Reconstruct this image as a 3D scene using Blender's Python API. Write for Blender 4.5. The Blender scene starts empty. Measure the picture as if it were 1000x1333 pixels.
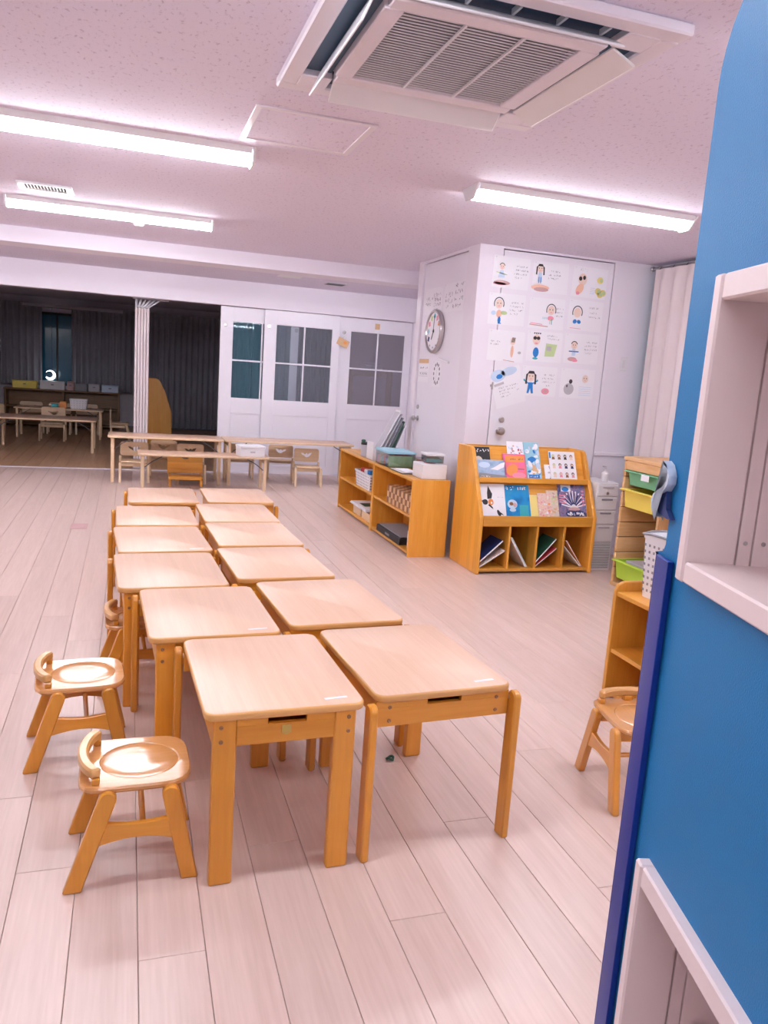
import bpy, bmesh, math, random
from mathutils import Vector, Matrix
from mathutils.geometry import tessellate_polygon
random.seed(7)
R = math.radians
SC = bpy.context.scene
COL = SC.collection

# ------------------------------------------------------------ camera, world, exposure
cam_d = bpy.data.cameras.new('camera')
cam = bpy.data.objects.new('camera', cam_d); COL.objects.link(cam)
YAW, PITCH, ROLL, FPX = R(18.386), R(9.933), R(3.981), 1019.6
fw = Vector((math.sin(YAW)*math.cos(PITCH), math.cos(YAW)*math.cos(PITCH), -math.sin(PITCH)))
rt = Vector((math.cos(YAW), -math.sin(YAW), 0)); up = rt.cross(fw)
r2 = rt*math.cos(ROLL) + up*math.sin(ROLL); u2 = up*math.cos(ROLL) - rt*math.sin(ROLL)
m = Matrix.Identity(4)
for i in range(3):
    m[i][0], m[i][1], m[i][2] = r2[i], u2[i], -fw[i]
m.translation = (0, 0, 1.5)
cam.matrix_world = m
cam_d.sensor_fit = 'VERTICAL'; cam_d.sensor_height = 36.0; cam_d.lens = FPX*36.0/1333.0
cam_d.clip_start = 0.05; cam_d.clip_end = 60
SC.camera = cam
world = bpy.data.worlds.new('world'); SC.world = world; world.use_nodes = True
world.node_tree.nodes['Background'].inputs[0].default_value = (0.02, 0.03, 0.06, 1)
world.node_tree.nodes['Background'].inputs[1].default_value = 0.3
SC.view_settings.view_transform = 'Standard'; SC.view_settings.look = 'None'
SC.view_settings.gamma = 1; SC.view_settings.use_curve_mapping = False
SC.view_settings.exposure = 1.05
LAMP_COLOUR = (0.93, 0.95, 1.0); LAMP_POWER = 26.0

# ------------------------------------------------------------ materials
def new_mat(name):
    mt = bpy.data.materials.new(name); mt.use_nodes = True
    return mt, mt.node_tree.nodes, mt.node_tree.links, mt.node_tree.nodes['Principled BSDF']
def plain(name, c, rough=0.5, metal=0.0, bump=0.0, bscale=200, var=0.0, sheen=0.0, spec=0.5):
    mt, n, l, p = new_mat(name)
    p.inputs['Base Color'].default_value = (*c, 1); p.inputs['Roughness'].default_value = rough
    p.inputs['Metallic'].default_value = metal; p.inputs['Specular IOR Level'].default_value = spec
    if sheen: p.inputs['Sheen Weight'].default_value = sheen; p.inputs['Sheen Roughness'].default_value = 0.4
    if var or bump:
        tc = n.new('ShaderNodeTexCoord'); nz = n.new('ShaderNodeTexNoise'); nz.inputs['Scale'].default_value = bscale
        nz.inputs['Detail'].default_value = 3; l.new(tc.outputs['Object'], nz.inputs['Vector'])
        if var:
            mx = n.new('ShaderNodeMix'); mx.data_type = 'RGBA'
            mx.inputs[6].default_value = (*[v*(1-var) for v in c], 1); mx.inputs[7].default_value = (*[min(1, v*(1+var)) for v in c], 1)
            l.new(nz.outputs['Fac'], mx.inputs[0]); l.new(mx.outputs[2], p.inputs['Base Color'])
        if bump:
            b = n.new('ShaderNodeBump'); b.inputs['Strength'].default_value = bump; b.inputs['Distance'].default_value = 0.002
            l.new(nz.outputs['Fac'], b.inputs['Height']); l.new(b.outputs['Normal'], p.inputs['Normal'])
    return mt
def wood(name, c1, c2, axis='y', rough=0.35, scale=14, stretch=0.07, rand=0.12, boards=0, coat=0.0):
    """grain noise stretched along an axis of the object, each object with its own tint"""
    mt, n, l, p = new_mat(name)
    tc = n.new('ShaderNodeTexCoord'); mp = n.new('ShaderNodeMapping'); oi = n.new('ShaderNodeObjectInfo')
    s = [1, 1, 1]; s['xyz'.index(axis)] = stretch; mp.inputs['Scale'].default_value = s
    add = n.new('ShaderNodeVectorMath'); add.operation = 'ADD'
    sc = n.new('ShaderNodeMath'); sc.operation = 'MULTIPLY'; sc.inputs[1].default_value = 37.0
    l.new(oi.outputs['Random'], sc.inputs[0]); l.new(tc.outputs['Object'], add.inputs[0]); l.new(sc.outputs[0], add.inputs[1])
    l.new(add.outputs[0], mp.inputs['Vector'])
    nz = n.new('ShaderNodeTexNoise'); nz.inputs['Scale'].default_value = scale; nz.inputs['Detail'].default_value = 6
    nz.inputs['Roughness'].default_value = 0.65; nz.inputs['Distortion'].default_value = 0.6
    l.new(mp.outputs[0], nz.inputs['Vector'])
    n2 = n.new('ShaderNodeTexNoise'); n2.inputs['Scale'].default_value = scale*6; l.new(mp.outputs[0], n2.inputs['Vector'])
    av = n.new('ShaderNodeMix'); av.inputs[0].default_value = 0.35; l.new(nz.outputs['Fac'], av.inputs[2]); l.new(n2.outputs['Fac'], av.inputs[3])
    rp = n.new('ShaderNodeValToRGB'); rp.color_ramp.elements[0].position = 0.33; rp.color_ramp.elements[1].position = 0.67
    rp.color_ramp.elements[0].color = (*c2, 1); rp.color_ramp.elements[1].color = (*c1, 1)
    l.new(av.outputs[0], rp.inputs[0])
    hv = n.new('ShaderNodeHueSaturation')
    mr = n.new('ShaderNodeMapRange'); mr.inputs[3].default_value = 1-rand; mr.inputs[4].default_value = 1+rand*0.6
    l.new(oi.outputs['Random'], mr.inputs[0]); l.new(mr.outputs[0], hv.inputs['Value']); l.new(rp.outputs[0], hv.inputs['Color'])
    last = hv.outputs[0]
    if boards:      # edge-glued staves
        sx = n.new('ShaderNodeSeparateXYZ'); l.new(add.outputs[0], sx.inputs[0])
        other = {'x': 'z', 'y': 'x', 'z': 'y'}[axis]
        fl = n.new('ShaderNodeMath'); fl.operation = 'SNAP'; fl.inputs[1].default_value = boards
        l.new(sx.outputs['xyz'.index(other)], fl.inputs[0])
        wn = n.new('ShaderNodeTexWhiteNoise'); wn.noise_dimensions = '1D'; l.new(fl.outputs[0], wn.inputs['W'])
        m2 = n.new('ShaderNodeMapRange'); m2.inputs[3].default_value = 0.86; m2.inputs[4].default_value = 1.1
        l.new(wn.outputs['Value'], m2.inputs[0])
        h2 = n.new('ShaderNodeHueSaturation'); l.new(m2.outputs[0], h2.inputs['Value']); l.new(last, h2.inputs['Color']); last = h2.outputs[0]
    l.new(last, p.inputs['Base Color'])
    p.inputs['Roughness'].default_value = rough; p.inputs['Coat Weight'].default_value = coat; p.inputs['Coat Roughness'].default_value = 0.12
    b = n.new('ShaderNodeBump'); b.inputs['Strength'].default_value = 0.06; b.inputs['Distance'].default_value = 0.002
    l.new(n2.outputs['Fac'], b.inputs['Height']); l.new(b.outputs['Normal'], p.inputs['Normal'])
    return mt
def glow(name, c, s):
    mt, n, l, p = new_mat(name)
    p.inputs['Base Color'].default_value = (0.9, 0.9, 0.9, 1)
    p.inputs['Emission Color'].default_value = (*c, 1); p.inputs['Emission Strength'].default_value = s
    return mt
def glass(name, c=(0.9, 0.93, 0.95), gl=0.08, film=0.0, fc=(0.50, 0.47, 0.53)):
    mt, n, l, p = new_mat(name)
    out = n['Material Output']; n.remove(p)
    tr = n.new('ShaderNodeBsdfTransparent'); tr.inputs[0].default_value = (*c, 1)
    gs = n.new('ShaderNodeBsdfGlossy'); gs.inputs['Roughness'].default_value = 0.02
    fr = n.new('ShaderNodeFresnel'); fr.inputs[0].default_value = 1.5
    ad = n.new('ShaderNodeMath'); ad.operation = 'MULTIPLY_ADD'; ad.inputs[1].default_value = 0.35; ad.inputs[2].default_value = gl
    l.new(fr.outputs[0], ad.inputs[0])
    mx = n.new('ShaderNodeMixShader'); l.new(ad.outputs[0], mx.inputs[0]); l.new(tr.outputs[0], mx.inputs[1]); l.new(gs.outputs[0], mx.inputs[2])
    if film:
        df = n.new('ShaderNodeBsdfDiffuse'); df.inputs[0].default_value = (*fc, 1)
        m2 = n.new('ShaderNodeMixShader'); m2.inputs[0].default_value = film
        l.new(mx.outputs[0], m2.inputs[1]); l.new(df.outputs[0], m2.inputs[2]); mx = m2
    l.new(mx.outputs[0], out.inputs[0])
    return mt
def blotch(name, cols, scale=20, rough=0.5):
    """printed picture: soft patches of several colours"""
    mt, n, l, p = new_mat(name)
    tc = n.new('ShaderNodeTexCoord'); nz = n.new('ShaderNodeTexNoise'); nz.inputs['Scale'].default_value = scale
    nz.inputs['Detail'].default_value = 2.5; l.new(tc.outputs['Object'], nz.inputs['Vector'])
    rp = n.new('ShaderNodeValToRGB'); e = rp.color_ramp.elements
    k = len(cols)
    e[0].position = 0.36; e[0].color = (*cols[0], 1); e[1].position = 0.64; e[1].color = (*cols[-1], 1)
    for i in range(1, k-1):
        q = e.new(0.36+0.28*i/(k-1)); q.color = (*cols[i], 1)
    l.new(nz.outputs['Fac'], rp.inputs[0]); l.new(rp.outputs[0], p.inputs['Base Color']); p.inputs['Roughness'].default_value = rough
    return mt

M = {}
HON1, HON2 = (0.78, 0.335, 0.038), (0.67, 0.255, 0.020)
for a in 'xyz':
    M['honey_'+a] = wood('honey_varnished_wood_'+a, HON1, HON2, a, 0.30, coat=0.35)
    M['shelf_'+a] = wood('shelf_staved_wood_'+a, (0.84, 0.405, 0.065), (0.71, 0.30, 0.028), a, 0.35, boards=0.06, coat=0.2)
    M['pale_'+a] = wood('pale_birch_wood_'+a, (0.80, 0.60, 0.40), (0.70, 0.48, 0.29), a, 0.4, coat=0.1)
    M['pine_'+a] = wood('knotty_pine_wood_'+a, (0.78, 0.50, 0.27), (0.62, 0.33, 0.13), a, 0.45, scale=9, stretch=0.12)
    M['dim_'+a] = wood('dim_brown_wood_'+a, (0.28, 0.14, 0.06), (0.20, 0.09, 0.03), a, 0.45)
M['seat'] = wood('seat_varnished_wood', (0.72, 0.36, 0.14), (0.62, 0.27, 0.08), 'x', 0.2, coat=0.5)
M['laminate'] = wood('beech_laminate_top', (0.76, 0.51, 0.37), (0.68, 0.43, 0.30), 'y', 0.38, scale=26, stretch=0.03, rand=0.05)
M['top_edge'] = wood('beech_top_edge', (0.74, 0.40, 0.14), (0.66, 0.32, 0.09), 'x', 0.35, coat=0.3)
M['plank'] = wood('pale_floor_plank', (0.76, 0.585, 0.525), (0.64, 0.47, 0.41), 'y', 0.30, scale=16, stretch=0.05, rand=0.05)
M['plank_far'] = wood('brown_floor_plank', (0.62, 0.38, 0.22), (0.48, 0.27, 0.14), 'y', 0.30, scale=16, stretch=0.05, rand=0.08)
M['sub'] = plain('dark_floor_joint', (0.48, 0.35, 0.30), 0.8)
M['wall'] = plain('white_wallpaper', (0.86, 0.81, 0.89), 0.65, bump=0.15, bscale=350)
M['door'] = plain('white_door_paint', (0.87, 0.84, 0.91), 0.4)
M['trim'] = plain('white_trim_paint', (0.86, 0.81, 0.88), 0.45)
M['gap'] = plain('dark_door_gap', (0.10, 0.09, 0.11), 0.8)
M['white'] = plain('white_plastic', (0.82, 0.81, 0.84), 0.35)
M['offwhite'] = plain('offwhite_plastic', (0.80, 0.75, 0.82), 0.4)
M['paper'] = plain('white_paper', (0.90, 0.89, 0.94), 0.7)
M['steel'] = plain('brushed_steel', (0.55, 0.52, 0.52), 0.28, metal=1)
M['dark_metal'] = plain('dark_steel', (0.16, 0.16, 0.17), 0.35, metal=1)
M['bronze'] = plain('bronze_bolt', (0.34, 0.17, 0.08), 0.4, metal=0.6)
M['brass'] = plain('brass_plate', (0.60, 0.44, 0.13), 0.35, metal=0.7)
M['black'] = plain('black_plastic', (0.015, 0.015, 0.018), 0.5)
M['grey'] = plain('grey_plastic', (0.28, 0.28, 0.31), 0.5)
M['lgrey'] = plain('light_grey_plastic', (0.52, 0.5, 0.55), 0.5)
M['felt'] = plain('blue_felt', (0.001, 0.175, 0.43), 0.45, bump=0.35, bscale=420, var=0.12, sheen=0.05, spec=0.28)
M['bluetrim'] = plain('dark_blue_rubber', (0.002, 0.03, 0.26), 0.42)
M['cream'] = wood('pale_cream_board', (0.88, 0.74, 0.725), (0.85, 0.70, 0.685), 'z', 0.45, scale=6)
M['curtain'] = plain('cream_curtain_cloth', (0.80, 0.70, 0.71), 0.85, bump=0.2, bscale=500)
M['teal'] = plain('teal_curtain_cloth', (0.10, 0.42, 0.50), 0.85)
M['darkcurtain'] = plain('grey_curtain_cloth', (0.36, 0.35, 0.40), 0.9, var=0.15, bscale=3)
M['glass'] = glass('window_glass', (0.93, 0.95, 0.97), 0.0, 0.24, (0.36, 0.39, 0.46))
M['glassteal'] = glass('teal_window_glass', (0.80, 0.92, 0.96), 0.0, 0.22, (0.13, 0.30, 0.38))
M['film'] = glass('filmed_window_glass', (0.9, 0.9, 0.95), 0.0, 0.32)
M['clear'] = glass('clear_plastic', (0.86, 0.90, 0.93), 0.10)
M['skyblue'] = plain('pale_blue_plastic', (0.33, 0.62, 0.75), 0.35)
M['tube'] = glow('lamp_tube_light', LAMP_COLOUR, LAMP_POWER)
M['glint'] = glow('reflected_lamp_glow', (0.9, 0.95, 1.0), 2.2)  # emissive stand-in for a lamp reflected in window glass
M['darkslot'] = plain('dark_blue_slot', (0.03, 0.07, 0.13), 0.5)
for nm, c in dict(red=(0.60, 0.04, 0.05), yellow=(0.93, 0.73, 0.13), green=(0.20, 0.52, 0.30), lime=(0.52, 0.78, 0.07),
                  navy=(0.02, 0.04, 0.16), blue=(0.02, 0.22, 0.62), orange=(0.85, 0.32, 0.08), pink=(0.85, 0.30, 0.42), skin=(0.86, 0.68, 0.60), peach=(0.90, 0.55, 0.40),
                  brown=(0.28, 0.12, 0.05), ink=(0.22, 0.21, 0.27), paleyellow=(0.85, 0.72, 0.25), teal2=(0.05, 0.45, 0.50), darkgreen=(0.02, 0.10, 0.06),
                  rose=(0.62, 0.38, 0.38), tan=(0.50, 0.27, 0.12), palegreen=(0.55, 0.70, 0.35), paleblue=(0.58, 0.71, 0.88), hair=(0.03, 0.025, 0.03), wheat=(0.70, 0.45, 0.25)).items():
    M[nm] = plain(nm+'_colour', c, 0.5)
M['hookband'] = plain('pale_blue_white_band', (0.66, 0.74, 0.86), 0.3)
# acoustic ceiling board with pits
def ceiling_mat():
    mt, n, l, p = new_mat('pitted_ceiling_board')
    tc = n.new('ShaderNodeTexCoord'); mp = n.new('ShaderNodeMapping'); mp.inputs['Scale'].default_value = (1, 0.6, 1)
    l.new(tc.outputs['Object'], mp.inputs[0])
    nz = n.new('ShaderNodeTexNoise'); nz.inputs['Scale'].default_value = 55; nz.inputs['Detail'].default_value = 4; nz.inputs['Roughness'].default_value = 0.7
    l.new(mp.outputs[0], nz.inputs['Vector'])
    rp = n.new('ShaderNodeValToRGB'); e = rp.color_ramp.elements
    e[0].position = 0.33; e[0].color = (0.54, 0.47, 0.59, 1); e[1].position = 0.43; e[1].color = (0.775, 0.715, 0.85, 1)
    l.new(nz.outputs['Fac'], rp.inputs[0]); l.new(rp.outputs[0], p.inputs['Base Color']); p.inputs['Roughness'].default_value = 0.85
    b = n.new('ShaderNodeBump'); b.inputs['Strength'].default_value = 0.3; b.inputs['Distance'].default_value = 0.003
    l.new(nz.outputs['Fac'], b.inputs['Height']); l.new(b.outputs['Normal'], p.inputs['Normal'])
    return mt
M['ceiling'] = ceiling_mat()

# ------------------------------------------------------------ mesh helpers
class B:
    def __init__(s): s.bm = bmesh.new()
    def fin(s, mi):
        for f in s.bm.faces:
            if not f.tag: f.material_index = mi; f.tag = True
    def box(s, x0, x1, y0, y1, z0, z1, bev=0.0, mi=0, rot=None, seg=1):
        c = Vector(((x0+x1)/2, (y0+y1)/2, (z0+z1)/2))
        mt = Matrix.Translation(c)
        if rot is not None: mt = mt @ rot.to_4x4()
        mt = mt @ Matrix.Diagonal((abs(x1-x0), abs(y1-y0), abs(z1-z0), 1))
        g = bmesh.ops.create_cube(s.bm, size=1, matrix=mt)
        if bev:
            ed = list({e for v in g['verts'] for e in v.link_edges})
            bmesh.ops.bevel(s.bm, geom=ed, offset=bev, segments=seg, affect='EDGES', clamp_overlap=True, profile=0.5)
        s.fin(mi); return s
    def poly(s, pts, mi=0):
        s.bm.faces.new([s.bm.verts.new(p) for p in pts]); s.fin(mi); return s
    def prism(s, pts, axis, a, b, mi=0, holes=(), bev=0.0):
        """2-D outline (in the two other axes, in order) extruded along axis from a to b"""
        i = 'xyz'.index(axis)
        def P(p, t):
            q = [p[0], p[1]]; q.insert(i, t); return Vector(q)
        loops = [list(pts)]+[list(h) for h in holes]
        vs = []
        for lp in loops: vs.append(([s.bm.verts.new(P(p, a)) for p in lp], [s.bm.verts.new(P(p, b)) for p in lp]))
        new = []
        if holes:
            tris = tessellate_polygon([[Vector((p[0], p[1], 0)) for p in lp] for lp in loops])
            fa = [v for A, _ in vs for v in A]; fb = [v for _, b_ in vs for v in b_]
            for t in tris:
                new.append(s.bm.faces.new([fa[k] for k in t])); new.append(s.bm.faces.new([fb[k] for k in reversed(t)]))
        else:
            new.append(s.bm.faces.new(vs[0][0])); new.append(s.bm.faces.new(list(reversed(vs[0][1]))))
        for A, Bv in vs:
            k = len(A)
            for j in range(k): new.append(s.bm.faces.new([A[j], Bv[j], Bv[(j+1) % k], A[(j+1) % k]]))
        bmesh.ops.recalc_face_normals(s.bm, faces=new)
        if bev:
            ed = [e for e in {e for f in new for e in f.edges} if e.is_manifold and e.calc_face_angle(0) > 0.6]
            bmesh.ops.bevel(s.bm, geom=ed, offset=bev, segments=1, affect='EDGES', clamp_overlap=True)
        s.fin(mi); return s
    def slab(s, outline, z0, z1, r=0.004, mi=0, mtop=None, top=True):
        """horizontal rounded slab from a convex 2-D outline (counter-clockwise)"""
        n = len(outline); c = Vector((sum(p[0] for p in outline)/n, sum(p[1] for p in outline)/n))
        def ring(inset, z):
            o = []
            for p in outline:
                d = Vector(p)-c; L = d.length; q = c+d*max(0.01, (L-inset)/L); o.append(s.bm.verts.new((q.x, q.y, z)))
            return o
        rs = [ring(r, z0), ring(r*0.3, z0+r*0.3), ring(0, z0+r), ring(0, z1-r), ring(r*0.3, z1-r*0.3), ring(r, z1)]
        for a, b in zip(rs, rs[1:]):
            for j in range(n): s.bm.faces.new([a[j], a[(j+1) % n], b[(j+1) % n], b[j]])
        s.bm.faces.new(list(reversed(rs[0]))); s.fin(mi)
        s.bm.faces.new(rs[-1]); s.fin(mi if mtop is None else mtop); return s
    def tube(s, pts, r, n=8, mi=0, rz=None, cap=True):
        """round bar along a list of points; r a number or one per point"""
        pts = [Vector(p) for p in pts]; k = len(pts); rr = r if isinstance(r, (list, tuple)) else [r]*k
        prev = None; rings = []
        for i, p in enumerate(pts):
            t = (pts[min(i+1, k-1)]-pts[max(i-1, 0)]).normalized()
            a = prev if prev else (Vector((0, 0, 1)) if abs(t.z) < 0.9 else Vector((1, 0, 0)))
            x = (a - t*a.dot(t)).normalized(); prev = x; y = t.cross(x)
            rings.append([s.bm.verts.new(p + (x*math.cos(2*math.pi*j/n)*(rz if rz else rr[i]) + y*math.sin(2*math.pi*j/n)*rr[i])) for j in range(n)])
        for a, b in zip(rings, rings[1:]):
            for j in range(n): s.bm.faces.new([a[j], b[j], b[(j+1) % n], a[(j+1) % n]])
        if cap: s.bm.faces.new(rings[0]); s.bm.faces.new(list(reversed(rings[-1])))
        s.fin(mi); return s
    def lathe(s, prof, c=(0, 0, 0), axis='z', n=20, mi=0):
        """profile of (radius, height)"""
        rings = []
        for r, h in prof:
            rg = []
            for j in range(n):
                a = 2*math.pi*j/n; p = {'z': (r*math.cos(a), r*math.sin(a), h), 'x': (h, r*math.cos(a), r*math.sin(a)), 'y': (r*math.sin(a), h, r*math.cos(a))}[axis]
                rg.append(s.bm.verts.new(Vector(p)+Vector(c)))
            rings.append(rg)
        for a, b in zip(rings, rings[1:]):
            for j in range(n): s.bm.faces.new([a[j], a[(j+1) % n], b[(j+1) % n], b[j]])
        if prof[0][0] > 1e-6: s.bm.faces.new(list(reversed(rings[0])))
        if prof[-1][0] > 1e-6: s.bm.faces.new(rings[-1])
        s.fin(mi); return s
    # flat print in the local x-z plane facing -y, h = layer
    def disc(s, u, v, ru, rv, h=1, mi=0, n=14, rot=0):
        pts = []
        for j in range(n):
            a = 2*math.pi*j/n; x, y = ru*math.cos(a), rv*math.sin(a)
            pts.append((u+x*math.cos(rot)-y*math.sin(rot), -h*0.0004, v+x*math.sin(rot)+y*math.cos(rot)))
        return s.poly(pts, mi)
    def flat(s, pts, h=1, mi=0): return s.poly([(p[0], -h*0.0004, p[1]) for p in pts], mi)
    def stroke(s, p, q, w, h=1, mi=0):
        d = Vector((q[0]-p[0], q[1]-p[1])); 
        if d.length < 1e-6: return s
        nn = Vector((-d.y, d.x)).normalized()*w/2
        return s.flat([(p[0]-nn.x, p[1]-nn.y), (q[0]-nn.x, q[1]-nn.y), (q[0]+nn.x, q[1]+nn.y), (p[0]+nn.x, p[1]+nn.y)], h, mi)
    def script(s, u0, u1, v, hgt, w, mi=0, h=1, rnd=None, vert=False):
        """a line of hand-written marks"""
        rnd = rnd or random; u = u0
        while u < u1-hgt*0.5:
            k = hgt*rnd.uniform(0.5, 0.95)
            if rnd.random() > 0.14:
                for _ in range(rnd.choice((2, 2, 3))):
                    a = (u+rnd.uniform(0, k*.8), v+rnd.uniform(0, hgt)); b = (u+rnd.uniform(0, k*.8), v+rnd.uniform(0, hgt))
                    s.stroke(a, b, w, h, mi)
            u += k
        return s
    def build(s, name, mats, parent=None, smooth=35, kind=None, label=None):
        me = bpy.data.meshes.new(name); s.bm.to_mesh(me); s.bm.free()
        for mt in (mats if isinstance(mats, (list, tuple)) else [mats]): me.materials.append(M[mt] if isinstance(mt, str) else mt)
        if smooth:
            me.shade_smooth(); me.set_sharp_from_angle(angle=R(smooth))
        o = bpy.data.objects.new(name, me); COL.objects.link(o); o.parent = parent
        if kind: o['kind'] = kind
        if label: o['label'] = label
        return o
def thing(name, label, cat, loc=(0, 0, 0), rz=0, group=None):
    o = bpy.data.objects.new(name, None); COL.objects.link(o); o.empty_display_size = 0.1
    o.location = loc; o.rotation_euler = (0, 0, rz); o['label'] = label; o['category'] = cat
    if group: o['group'] = group
    return o
def tag(o, label, cat, group=None, loc=None, rz=None):
    o['label'] = label; o['category'] = cat
    if group: o['group'] = group
    if loc is not None: o.location = loc
    if rz is not None: o.rotation_euler = (0, 0, rz)
    return o
def dup(root, loc, rz, label, group=None):
    r = root.copy(); COL.objects.link(r); r.location = loc; r.rotation_euler = (0, 0, rz); r['label'] = label
    if group: r['group'] = group
    for ch in list(root.children):
        c = ch.copy(); COL.objects.link(c); c.parent = r
        for g in list(ch.children):
            d = g.copy(); COL.objects.link(d); d.parent = c
    return r
def rrect(w, d, r, n=6, rs=None):
    """rounded rectangle, ccw, corner order: (+,+) (-,+) (-,-) (+,-)"""
    rs = rs or [r]*4; o = []
    for k, (sx, sy) in enumerate(((1, 1), (-1, 1), (-1, -1), (1, -1))):
        q = rs[k]; cx, cy = sx*(w/2-q), sy*(d/2-q)
        for j in range(n+1):
            a = math.pi/2*k + math.pi/2*j/n; o.append((cx+q*math.cos(a), cy+q*math.sin(a)))
    return o
def rotz(a): return Matrix.Rotation(a, 3, 'Z')

# ------------------------------------------------------------ the setting
CZ = 2.60
YB = 11.05
def struct(name, b, mats, parent=None, smooth=0):
    return b.build(name, mats, parent, smooth, kind=None if parent else 'structure')
PW = 0.168
def floor_room(x0, x1, y0, y1, xseam, py0, py1, length, px0, px1, pm='plank'):
    f = struct('floor', B().box(x0, x1, y0, y1, -0.12, -0.012), 'sub')
    cache = {}
    k0 = math.ceil((px0-xseam)/PW); k1 = math.floor((px1-xseam)/PW)
    rnd = random.Random(3)
    for k in range(k0, k1):
        off = (0.0, 0.86, 0.43, 1.29)[k % 4] + (1.83-0.0)
        y = off - length*math.ceil((off-py0)/length)
        while y < py1:
            a, b = max(y, py0), min(y+length, py1); y += length
            L = round(b-a, 3)
            if L < 0.02: continue
            if L not in cache:
                o = B().box(-PW/2+0.0008, PW/2-0.0008, 0.0008, L-0.0008, -0.012, 0, 0.0012).build('plank', pm, f, 0); cache[L] = o.data
            else:
                o = bpy.data.objects.new('plank', cache[L]); COL.objects.link(o); o.parent = f
            o.location = (xseam+(k+0.5)*PW, a, 0)
    return f
floor_room(-4.5, 4.6, -2.2, YB, 0.037, 0.45, YB-0.02, 2.0, -2.35, 4.45)
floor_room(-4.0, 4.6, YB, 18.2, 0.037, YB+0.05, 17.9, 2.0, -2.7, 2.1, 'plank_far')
tr = struct('trim_1', B().box(-2.62, 4.4, YB-0.019, YB+0.049, -0.05, 0.004, 0.002), 'trim')
c = struct('ceiling', B().box(-4.5, 4.6, -2.2, YB+0.1, CZ, CZ+0.1), 'ceiling')
c2 = struct('ceiling', B().box(-4.0, 4.6, YB+0.2, 18.2, CZ, CZ+0.1), 'ceiling')
struct('trim_2', B().box(-4.5, 4.42, 8.15, 8.5, 2.46, CZ), 'wall')          # ceiling beam
struct('wall_back', B().box(-4.5, 4.6, -2.3, -2.2, 0, CZ), 'wall')
struct('wall_left', B().box(-4.6, -4.5, -2.2, YB, 0, CZ), 'wall')
struct('wall_right', B().box(4.42, 4.6, -2.2, 6.1, 0, CZ), 'wall')
# far wall: header above the opening and a pier either side
b = B(); b.box(-4.5, 4.6, YB-0.08, YB+0.12, 2.272, CZ); b.box(-4.5, -2.62, YB-0.08, YB+0.12, 0, 2.272); b.box(3.93, 4.6, YB-0.08, YB+0.12, 0, 2.272)
struct('wall_far', b, 'wall')
b = B(); b.box(-4.1, -4.0, YB+0.1, 18.3, 0, CZ); b.box(-4.0, 4.6, 18.2, 18.3, 0, CZ); b.box(4.6, 4.7, YB-3.5, 18.3, 0, CZ)
struct('wall_far_room', b, 'wall')
# sliding doors
def sliding_door(name, x0, x1, y, knobs, pane='glass'):
    z0, z1, t = 0.006, 2.266, 0.034
    d = struct(name, B().box(x0, x0+0.17, y, y+t, z0, z1, 0.002).box(x1-0.11, x1, y, y+t, z0, z1, 0.002)
               .box(x0+0.17, x1-0.11, y, y+t, 2.072, z1, 0.002).box(x0+0.17, x1-0.11, y, y+t, 0.83, 1.042, 0.002).box(x0+0.17, x1-0.11, y, y+t, z0, 0.12, 0.002), 'door')
    B().box(x0+0.168, x1-0.108, y+0.012, y+0.024, 0.118, 0.832).box(x0+0.18, x1-0.12, y+0.004, y+0.02, 0.822, 0.83).build('panel', 'door', d, 0)
    xm = (x0+0.17+x1-0.11)/2; zm = 1.555
    for a, c_ in ((x0+0.17, xm), (xm, x1-0.11)):
        for e, g in ((1.042, zm), (zm, 2.072)): B().box(a, c_, y+0.015, y+0.019, e, g).build('pane', pane, d, 0)
    B().box(xm-0.011, xm+0.011, y+0.006, y+0.028, 1.042, 2.072, 0.002).build('muntin', 'door', d, 0)
    B().box(x0+0.17, x1-0.11, y+0.006, y+0.028, zm-0.011, zm+0.011, 0.002).build('muntin', 'door', d, 0)
    for kx, kz in knobs:
        B().lathe([(0.028, 0), (0.028, -0.004), (0.018, -0.005), (0.015, -0.002), (0.001, -0.002)], (kx, y-0.0005, kz), 'y', 16).build('knob', 'steel', d)
    return d
sliding_door('door_1', 1.165, 2.245, YB+0.03, [(1.235, 2.02), (2.21, 2.02)], 'glassteal')
sliding_door('door_2', 1.755, 2.825, YB-0.02, [(1.82, 2.04)], 'glass')
sliding_door('door_3', 2.835, 3.925, YB+0.03, [(2.90, 2.05)], 'film')
# closet block with two flush doors
b = B()
b.box(2.70, 2.905, 6.10, 6.25, 0, CZ); b.box(3.97, 4.42, 6.10, 6.25, 0, CZ); b.box(2.905, 3.97, 6.10, 6.25, 2.582, CZ)
b.box(2.70, 2.80, 6.25, 6.34, 0, CZ); b.box(2.70, 2.80, 7.40, 7.52, 0, CZ); b.box(2.70, 2.80, 6.34, 7.40, 2.575, CZ); b.box(2.80, 4.42, 7.42, 7.52, 0, CZ)
struct('wall_closet', b, 'wall')
struct('trim_3', B().box(2.692, 2.70, 6.10, 6.335, 0, CZ, 0.002).box(2.692, 2.70, 7.405, 7.52, 0, CZ, 0.002), 'trim')
struct('trim_4', B().box(2.90, 3.975, 6.16, 6.2, 0, 2.59).box(2.74, 2.78, 6.335, 7.405, 0, 2.58), 'gap')
d = struct('door_4', B().box(2.71, 2.738, 6.348, 7.392, 0.01, 2.568, 0.002), 'door')
B().lathe([(0.026, 0), (0.026, -0.008), (0.013, -0.012), (0.013, -0.03), (0.024, -0.04), (0.028, -0.052), (0.02, -0.062), (0.001, -0.064)], (2.7095, 7.30, 1.10), 'x', 16).build('door_knob', 'steel', d)
B().lathe([(0.022, 0), (0.022, -0.01), (0.016, -0.014), (0.001, -0.014)], (2.7095, 7.315, 1.21), 'x', 16).build('deadbolt', 'steel', d)
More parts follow.
